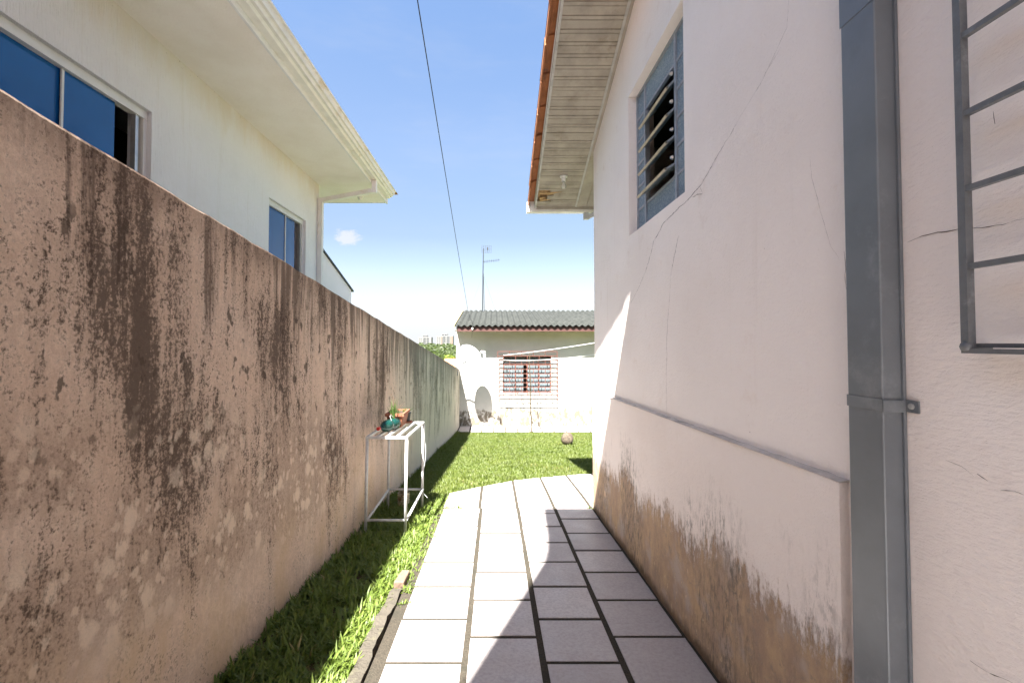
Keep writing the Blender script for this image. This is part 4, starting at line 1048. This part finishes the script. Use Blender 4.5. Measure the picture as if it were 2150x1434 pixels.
for dx, dy, h_, r0 in ((-0.045,0.0,0.20,0.007),(-0.02,0.02,0.16,0.006),(0.085,0.03,0.12,0.004),(-0.055,-0.02,0.13,0.004),(0.01,0.05,0.10,0.004)):
    p1 = bs+Vector((dx*0.4, dy*0.4, h_*0.5)); p2 = bs+Vector((dx, dy, h_)); tw.tube([bs, p1, p2], [r0, r0*0.8, r0*0.35], 6)
    tw.tube([p1, p1+Vector((dx*0.2-0.02, 0.01, h_*0.35))], [r0*0.6, r0*0.2], 5)
tw.build('stem', 'bark', tr)
for k in range(6): blades(Vector((tx+random.uniform(-0.05,0.05), ty+random.uniform(-0.11,0.11), z0_+0.01)), 5, 0.05, 0.06, 0.003, 'leaves', 'leaf', tr)
# small black pot on a terracotta saucer
kx, ky = -0.925, 4.795
bp = thing('small_pot', (kx, ky, zt), 'small black plant pot on a terracotta saucer at the stand rear', 'plant pot')
MB().lathe([(0.050,0.0),(0.058,0.012),(0.054,0.018),(0.03,0.012)], (kx, ky, zt1), (0,0,1), 18).build('saucer', 'terracotta', bp)
MB().lathe([(0.030,0.0),(0.038,0.075),(0.042,0.078),(0.042,0.09),(0.03,0.085)], (kx, ky, zt1+0.019), (0,0,1), 18).build('pot', 'black_plastic', bp)
blades(Vector((kx, ky, zt1+0.10)), 10, 0.055, 0.06, 0.003, 'leaves', 'leaf', bp)
# tin can under the stand
cx_, cy_ = -0.985, 4.93; prof = []
for k in range(25):
    z = 0.16*k/24; prof.append((0.062+(0.0018 if (k % 4) < 2 else -0.0012), z))
cz = ground(0, cy_)-0.03
can = MB().lathe([(0.058,0.004)]+prof+[(0.064,0.165),(0.058,0.165),(0.057,0.02)], (cx_, cy_, cz), (0,0,1), 22).build('tin_can', 'old_tin', smooth=False)
tag(can, 'old ribbed tin can standing in the grass under the plant stand', 'tin can')
# loose brick on the kerb line
bk = MB(); by0, by1 = 3.03, 3.22
bk.hexa([(-0.672,by0,ground(0,by0)-0.03),(-0.598,by0+0.01,ground(0,by0)-0.03),(-0.592,by1,ground(0,by1)-0.03),(-0.655,by1-0.01,ground(0,by1)-0.03),
         (-0.668,by0,ground(0,by0)+0.040),(-0.602,by0+0.01,ground(0,by0)+0.036),(-0.596,by1,ground(0,by1)+0.038),(-0.650,by1-0.01,ground(0,by1)+0.044)])
tag(bk.build('brick', 'brick_clay', bevel=0.006), 'worn pinkish brick set at the end of the concrete kerb', 'brick')

# ================================================================== grass
def grass(name, P3, L, W, bend, tint, mat, kind='stuff', lean=0.5):
    n = len(P3); az = rng.uniform(0, 2*np.pi, n); tl = rng.uniform(0.1, 1.0, n)*lean
    d = np.stack([np.cos(az), np.sin(az), np.zeros(n)], 1); s = np.stack([-np.sin(az), np.cos(az), np.zeros(n)], 1)
    up = np.array([0,0,1.0])
    mid = P3+d*(L*0.5*np.sin(tl))[:, None]+up*(L*0.5*np.cos(tl))[:, None]
    t2 = np.minimum(tl+bend*rng.uniform(0.4, 1.2, n), 1.9)
    tip = mid+d*(L*0.5*np.sin(t2))[:, None]+up*(L*0.5*np.cos(t2))[:, None]
    w = (W*0.5)[:, None]
    V = np.stack([P3-s*w*0.7, P3+s*w*0.7, mid+s*w, mid-s*w, tip], 1).reshape(-1, 3)
    i = np.arange(n)[:, None]*5
    quads = i+np.array([[0,1,2,3]]); tris = i+np.array([[3,2,4]])
    loops = np.concatenate([quads, tris], 1).reshape(-1)
    starts = (np.arange(n)[:, None]*7+np.array([[0, 4]])).reshape(-1)
    me = bpy.data.meshes.new(name); me.vertices.add(n*5); me.loops.add(n*7); me.polygons.add(n*2)
    me.vertices.foreach_set('co', V.astype(np.float32).reshape(-1)); me.loops.foreach_set('vertex_index', loops.astype(np.int32))
    me.polygons.foreach_set('loop_start', starts.astype(np.int32)); me.update(calc_edges=True)
    at = me.attributes.new('tint', 'FLOAT', 'POINT'); at.data.foreach_set('value', np.repeat(tint, 5).astype(np.float32))
    me.materials.append(M[mat]); o = bpy.data.objects.new(name, me); COL.objects.link(o)
    if kind: o['kind'] = kind
    return o
gv = np.vectorize(lambda y: ground(0, y))
def edge_y(x): return np.interp(x, [e[0] for e in edge], [e[1] for e in edge])
# far lawn
n = 170000
X = rng.uniform(-1.2, 3.6, n); Y = 4.9+7.72*rng.uniform(0, 1, n)**1.15
keep = (X > WX(Y)+0.01) & (Y < 12.63+rng.normal(0, 0.012, n)) & ((X < -0.555) | (Y > edge_y(X)+0.01+rng.normal(0, 0.012, n))) & (X < 0.5+0.24*Y)
X, Y = X[keep], Y[keep]; n = len(X)
patch = 0.5+0.5*np.sin(X*2.1+1.3*np.sin(Y*1.7))*np.sin(Y*1.9+X); patch = np.clip(patch*0.6+0.4*(0.5+0.5*np.sin(X*9.3+2*np.sin(Y*6.1))*np.sin(Y*7.7+X*3)), 0, 1)
L = rng.uniform(0.022, 0.060, n)*(0.7+0.6*patch); L[X < WX(Y)+0.12] *= 1.6
cxs, cys, crd = rng.uniform(-1.1, 3.0, 170), rng.uniform(4.9, 12.6, 170), rng.uniform(0.03, 0.11, 170)
clump = np.zeros(n)
for a_, b_, c_ in zip(cxs, cys, crd): clump = np.maximum(clump, np.clip(1.3-np.hypot(X-a_, Y-b_)/c_, 0, 1))
L *= 1+0.75*clump
grass('lawn_grass', np.stack([X, Y, gv(Y)-0.035], 1), L, rng.uniform(0.004, 0.007, n), 0.8, np.clip((rng.uniform(0, 1, n)*0.62+0.40*patch)*(1-0.55*clump), 0, 1), 'lawn_grass')
# near strip: broad-leaved tufts
def tufts(n, y0, y1, xl, xr, dens_fn=None):
    X = rng.uniform(0, 1, n); Y = rng.uniform(y0, y1, n); a, b = xl(Y), xr(Y); X = a+(b-a)*X; return X, Y
nt = 5200
TX, TY = tufts(nt, 1.3, 5.4, lambda y: WX(y)+0.012, lambda y: np.where(y < 3.0, -0.690, -0.545)+rng.normal(0, 0.006, nt))
bare = (np.sin(TX*13+2*np.sin(TY*4.1))*np.sin(TY*7.3+3*TX) > 0.62) & (TX < -0.80) & (TY < 4.6)
k_ = ~bare | (rng.uniform(0, 1, nt) < 0.25); TX, TY = TX[k_], TY[k_]; nt = len(TX)
m = rng.integers(5, 10, nt); idx = np.repeat(np.arange(nt), m); nb_ = len(idx)
BXp = TX[idx]+rng.normal(0, 0.009, nb_); BY = TY[idx]+rng.normal(0, 0.009, nb_)
BXp = np.maximum(BXp, WX(BY)+0.006)
ts = rng.uniform(0.7, 1.25, nt)[idx]; tt = rng.uniform(0, 1, nt)[idx]
near = BXp < -0.78
Lb = rng.uniform(0.040, 0.088, nb_)*ts*np.where(near, 1.15, 0.95)
grass('strip_grass', np.stack([BXp, BY, gv(BY)-0.037], 1), Lb, rng.uniform(0.006, 0.012, nb_)*ts, 0.7, np.clip(0.6*tt+0.4*rng.uniform(0, 1, nb_), 0, 1), 'broad_grass', lean=1.15)
# fine thatch between the tufts
n = 11000; X, Y = tufts(n, 1.3, 5.4, lambda y: WX(y)+0.01, lambda y: np.where(y < 3.0, -0.69, -0.56))
grass('thatch', np.stack([X, Y, gv(Y)-0.036], 1), rng.uniform(0.02, 0.05, n), rng.uniform(0.0015, 0.003, n), 0.6, np.where(rng.uniform(0, 1, n) < 0.25, 0.97, rng.uniform(0, 0.8, n)), 'broad_grass', lean=1.4)
# weeds in the joints
def sprig(x, y, s, label):
    n = 26; P3 = np.stack([x+rng.normal(0, 0.022*s, n), y+rng.normal(0, 0.010*s, n), np.full(n, ground(0, y)-0.008)], 1)
    o = grass('weed', P3, rng.uniform(0.02, 0.05, n)*s, rng.uniform(0.005, 0.010, n), 0.8, rng.uniform(0.2, 0.9, n), 'broad_grass', kind=None, lean=1.0)
    tag(o, label, 'weed')
sprig(-0.40, 4.825, 1.5, 'larger green weed growing in the cross joint of the path')
sprig(-0.50, 4.82, 1.0, 'low weed at the left end of the path cross joint')
sprig(0.98, 4.80, 0.9, 'small weed at the foot of the house corner')
sprig(-0.575, 2.83, 1.0, 'nearer weed between the kerb and the paving by the brick')
sprig(-0.570, 2.98, 1.1, 'weed tuft beside the worn brick in the kerb channel')

# ================================================================== beyond the yard
def crown(c, rx, rz_, n, leaf, name, mat, parent):
    P = rng.normal(0, 1, (n, 3)); P /= np.linalg.norm(P, axis=1)[:, None]; r = rng.uniform(0.45, 1, n)**0.6
    lob = 1+0.25*np.sin(P[:, 0]*4+1)*np.cos(P[:, 2]*5)
    C = P*(r*lob)[:, None]*np.array([rx, rx, rz_])+np.array(c)
    A = rng.normal(0, 1, (n, 3)); A /= np.linalg.norm(A, axis=1)[:, None]; B = np.cross(A, rng.normal(0, 1, (n, 3))); B /= np.linalg.norm(B, axis=1)[:, None]
    V = np.stack([C-A*leaf, C+B*leaf*0.6, C+A*leaf, C-B*leaf*0.6], 1).reshape(-1, 3)
    off = np.array(wloc(parent)) if parent else np.zeros(3)
    me = bpy.data.meshes.new(name); me.from_pydata((V-off).tolist(), [], (np.arange(n)[:, None]*4+np.arange(4)[None]).tolist())
    at = me.attributes.new('tint', 'FLOAT', 'POINT'); at.data.foreach_set('value', np.repeat(rng.uniform(0, 0.9, n), 4).astype(np.float32))
    me.materials.append(M[mat]); o = bpy.data.objects.new(name, me); COL.objects.link(o); o.parent = parent
    return o
def wood():
    V = []; T = []
    for k in range(900):
        y = random.uniform(260, 640); x = y*random.uniform(-0.30, -0.02); s_ = random.uniform(2.2, 4.6); z = ground(0, y)+s_*0.7; n = 46
        P = rng.normal(0, 1, (n, 3)); P /= np.linalg.norm(P, axis=1)[:, None]
        C = P*np.array([s_, s_, s_*0.85])*rng.uniform(0.6, 1, n)[:, None]+np.array([x, y, z])
        A = rng.normal(0, 1, (n, 3)); A /= np.linalg.norm(A, axis=1)[:, None]; B = np.cross(A, rng.normal(0, 1, (n, 3))); B /= np.linalg.norm(B, axis=1)[:, None]
        lf = s_*0.42
        V.append(np.stack([C-A*lf, C+B*lf*0.7, C+A*lf, C-B*lf*0.7], 1).reshape(-1, 3)); T.append(np.repeat(np.clip(random.random()*0.6+rng.uniform(0, 0.3, n), 0, 0.9), 4))
    V = np.concatenate(V); T = np.concatenate(T); n = len(V)//4
    me = bpy.data.meshes.new('wooded_hillside'); me.from_pydata(V.tolist(), [], (np.arange(n)[:, None]*4+np.arange(4)[None]).tolist())
    at = me.attributes.new('tint', 'FLOAT', 'POINT'); at.data.foreach_set('value', T.astype(np.float32))
    me.materials.append(M['far_leaf']); o = bpy.data.objects.new('wooded_hillside', me); COL.objects.link(o); o['kind'] = 'stuff'
wood()
bt_c = atY(943, 753, 80.0)
tree = thing('tree', (bt_c.x, 80, ground(0, 80)), 'bright yellow-green small tree seen over the far end of the boundary wall', 'tree')
tk = MB(); tk.tube([(bt_c.x, 80, ground(0, 80)-0.1), (bt_c.x+0.1, 80, (ground(0, 80)+bt_c.z)/2), (bt_c.x, 80, bt_c.z)], [0.16, 0.12, 0.05], 8)
for k in range(4):
    a = k*1.6; tk.tube([(bt_c.x, 80, bt_c.z-1.0), (bt_c.x+0.6*math.cos(a), 80+0.6*math.sin(a), bt_c.z+0.1)], [0.06, 0.02], 5)
tk.build('trunk', 'bark', tree)
crown((bt_c.x, 80, bt_c.z-0.25), 1.05, 0.95, 520, 0.14, 'crown', 'bright_leaf', tree)
# far apartment blocks
def tower(px0, px1, ptop, Y, label, body, wing, nfl):
    a = atY(px0, ptop, Y); b = atY(px1, ptop, Y); zb_ = ground(0, Y)-2
    t_ = thing('apartment_block', ((a.x+b.x)/2, Y+6, zb_), label, 'building', 'far apartment blocks')
    w = b.x-a.x; zt_ = a.z
    bx('wall', body, t_, a.x, b.x, Y, Y+14, zb_, zt_-3)
    bx('stair_tower', body, t_, a.x+w*0.30, a.x+w*0.66, Y+2, Y+10, zt_-3, zt_)
    bx('wing', wing, t_, b.x-w*0.16, b.x, Y-1.2, Y-0.02, zb_, zt_-4.2); bx('wing', wing, t_, a.x+w*0.28, a.x+w*0.36, Y-1.0, Y-0.02, zb_, zt_-4.2)
    for k in range(nfl):
        z = zt_-6.2-k*3.0
        for u0, u1 in ((0.40, 0.56), (0.62, 0.80)): bx('window', 'far_glass', t_, a.x+w*u0, a.x+w*u1, Y-0.12, Y-0.001, z, z+1.5)
        for u0 in (0.06, 0.18): bx('window', 'far_glass', t_, a.x+w*u0, a.x+w*(u0+0.05), Y-0.12, Y-0.001, z, z+1.2)
    for u0, u1 in ((0.34, 0.46), (0.50, 0.62)): bx('window', 'far_glass', t_, a.x+w*u0, a.x+w*u1, Y+1.9, Y+1.999, zt_-2.2, zt_-1.0)
tower(916, 951, 701, 690, 'taller far apartment block with pinkish side strips above the wooded hill', 'pale_block', 'salmon_block', 6)
tower(879, 906, 704, 720, 'paler far apartment block just above the boundary wall coping', 'pale_block', 'pale_block', 6)
# neighbour's low tiled roof just past the wall end
q0 = atY(936, 757, 26.0); q1 = atY(962, 762, 26.0)
sh = thing('low_shed', (q0.x+0.3, 27, ground(0, 26)), 'low orange-tiled shed roof glimpsed past the end of the boundary wall', 'shed')
bx('wall', 'white_limewash', sh, q0.x-0.1, q0.x+3, 26.2, 28, ground(0, 26)-0.3, q0.z-0.35)
mb = MB(); mb.hexa([(q0.x-0.3,25.9,q0.z-0.40),(q0.x+3.2,25.9,q0.z-0.40),(q0.x+3.2,28.2,q0.z-0.02),(q0.x-0.3,28.2,q0.z-0.02),(q0.x-0.3,25.9,q0.z-0.34),(q0.x+3.2,25.9,q0.z-0.34),(q0.x+3.2,28.2,q0.z+0.04),(q0.x-0.3,28.2,q0.z+0.04)]); mb.build('roof', 'roof_tile', sh)
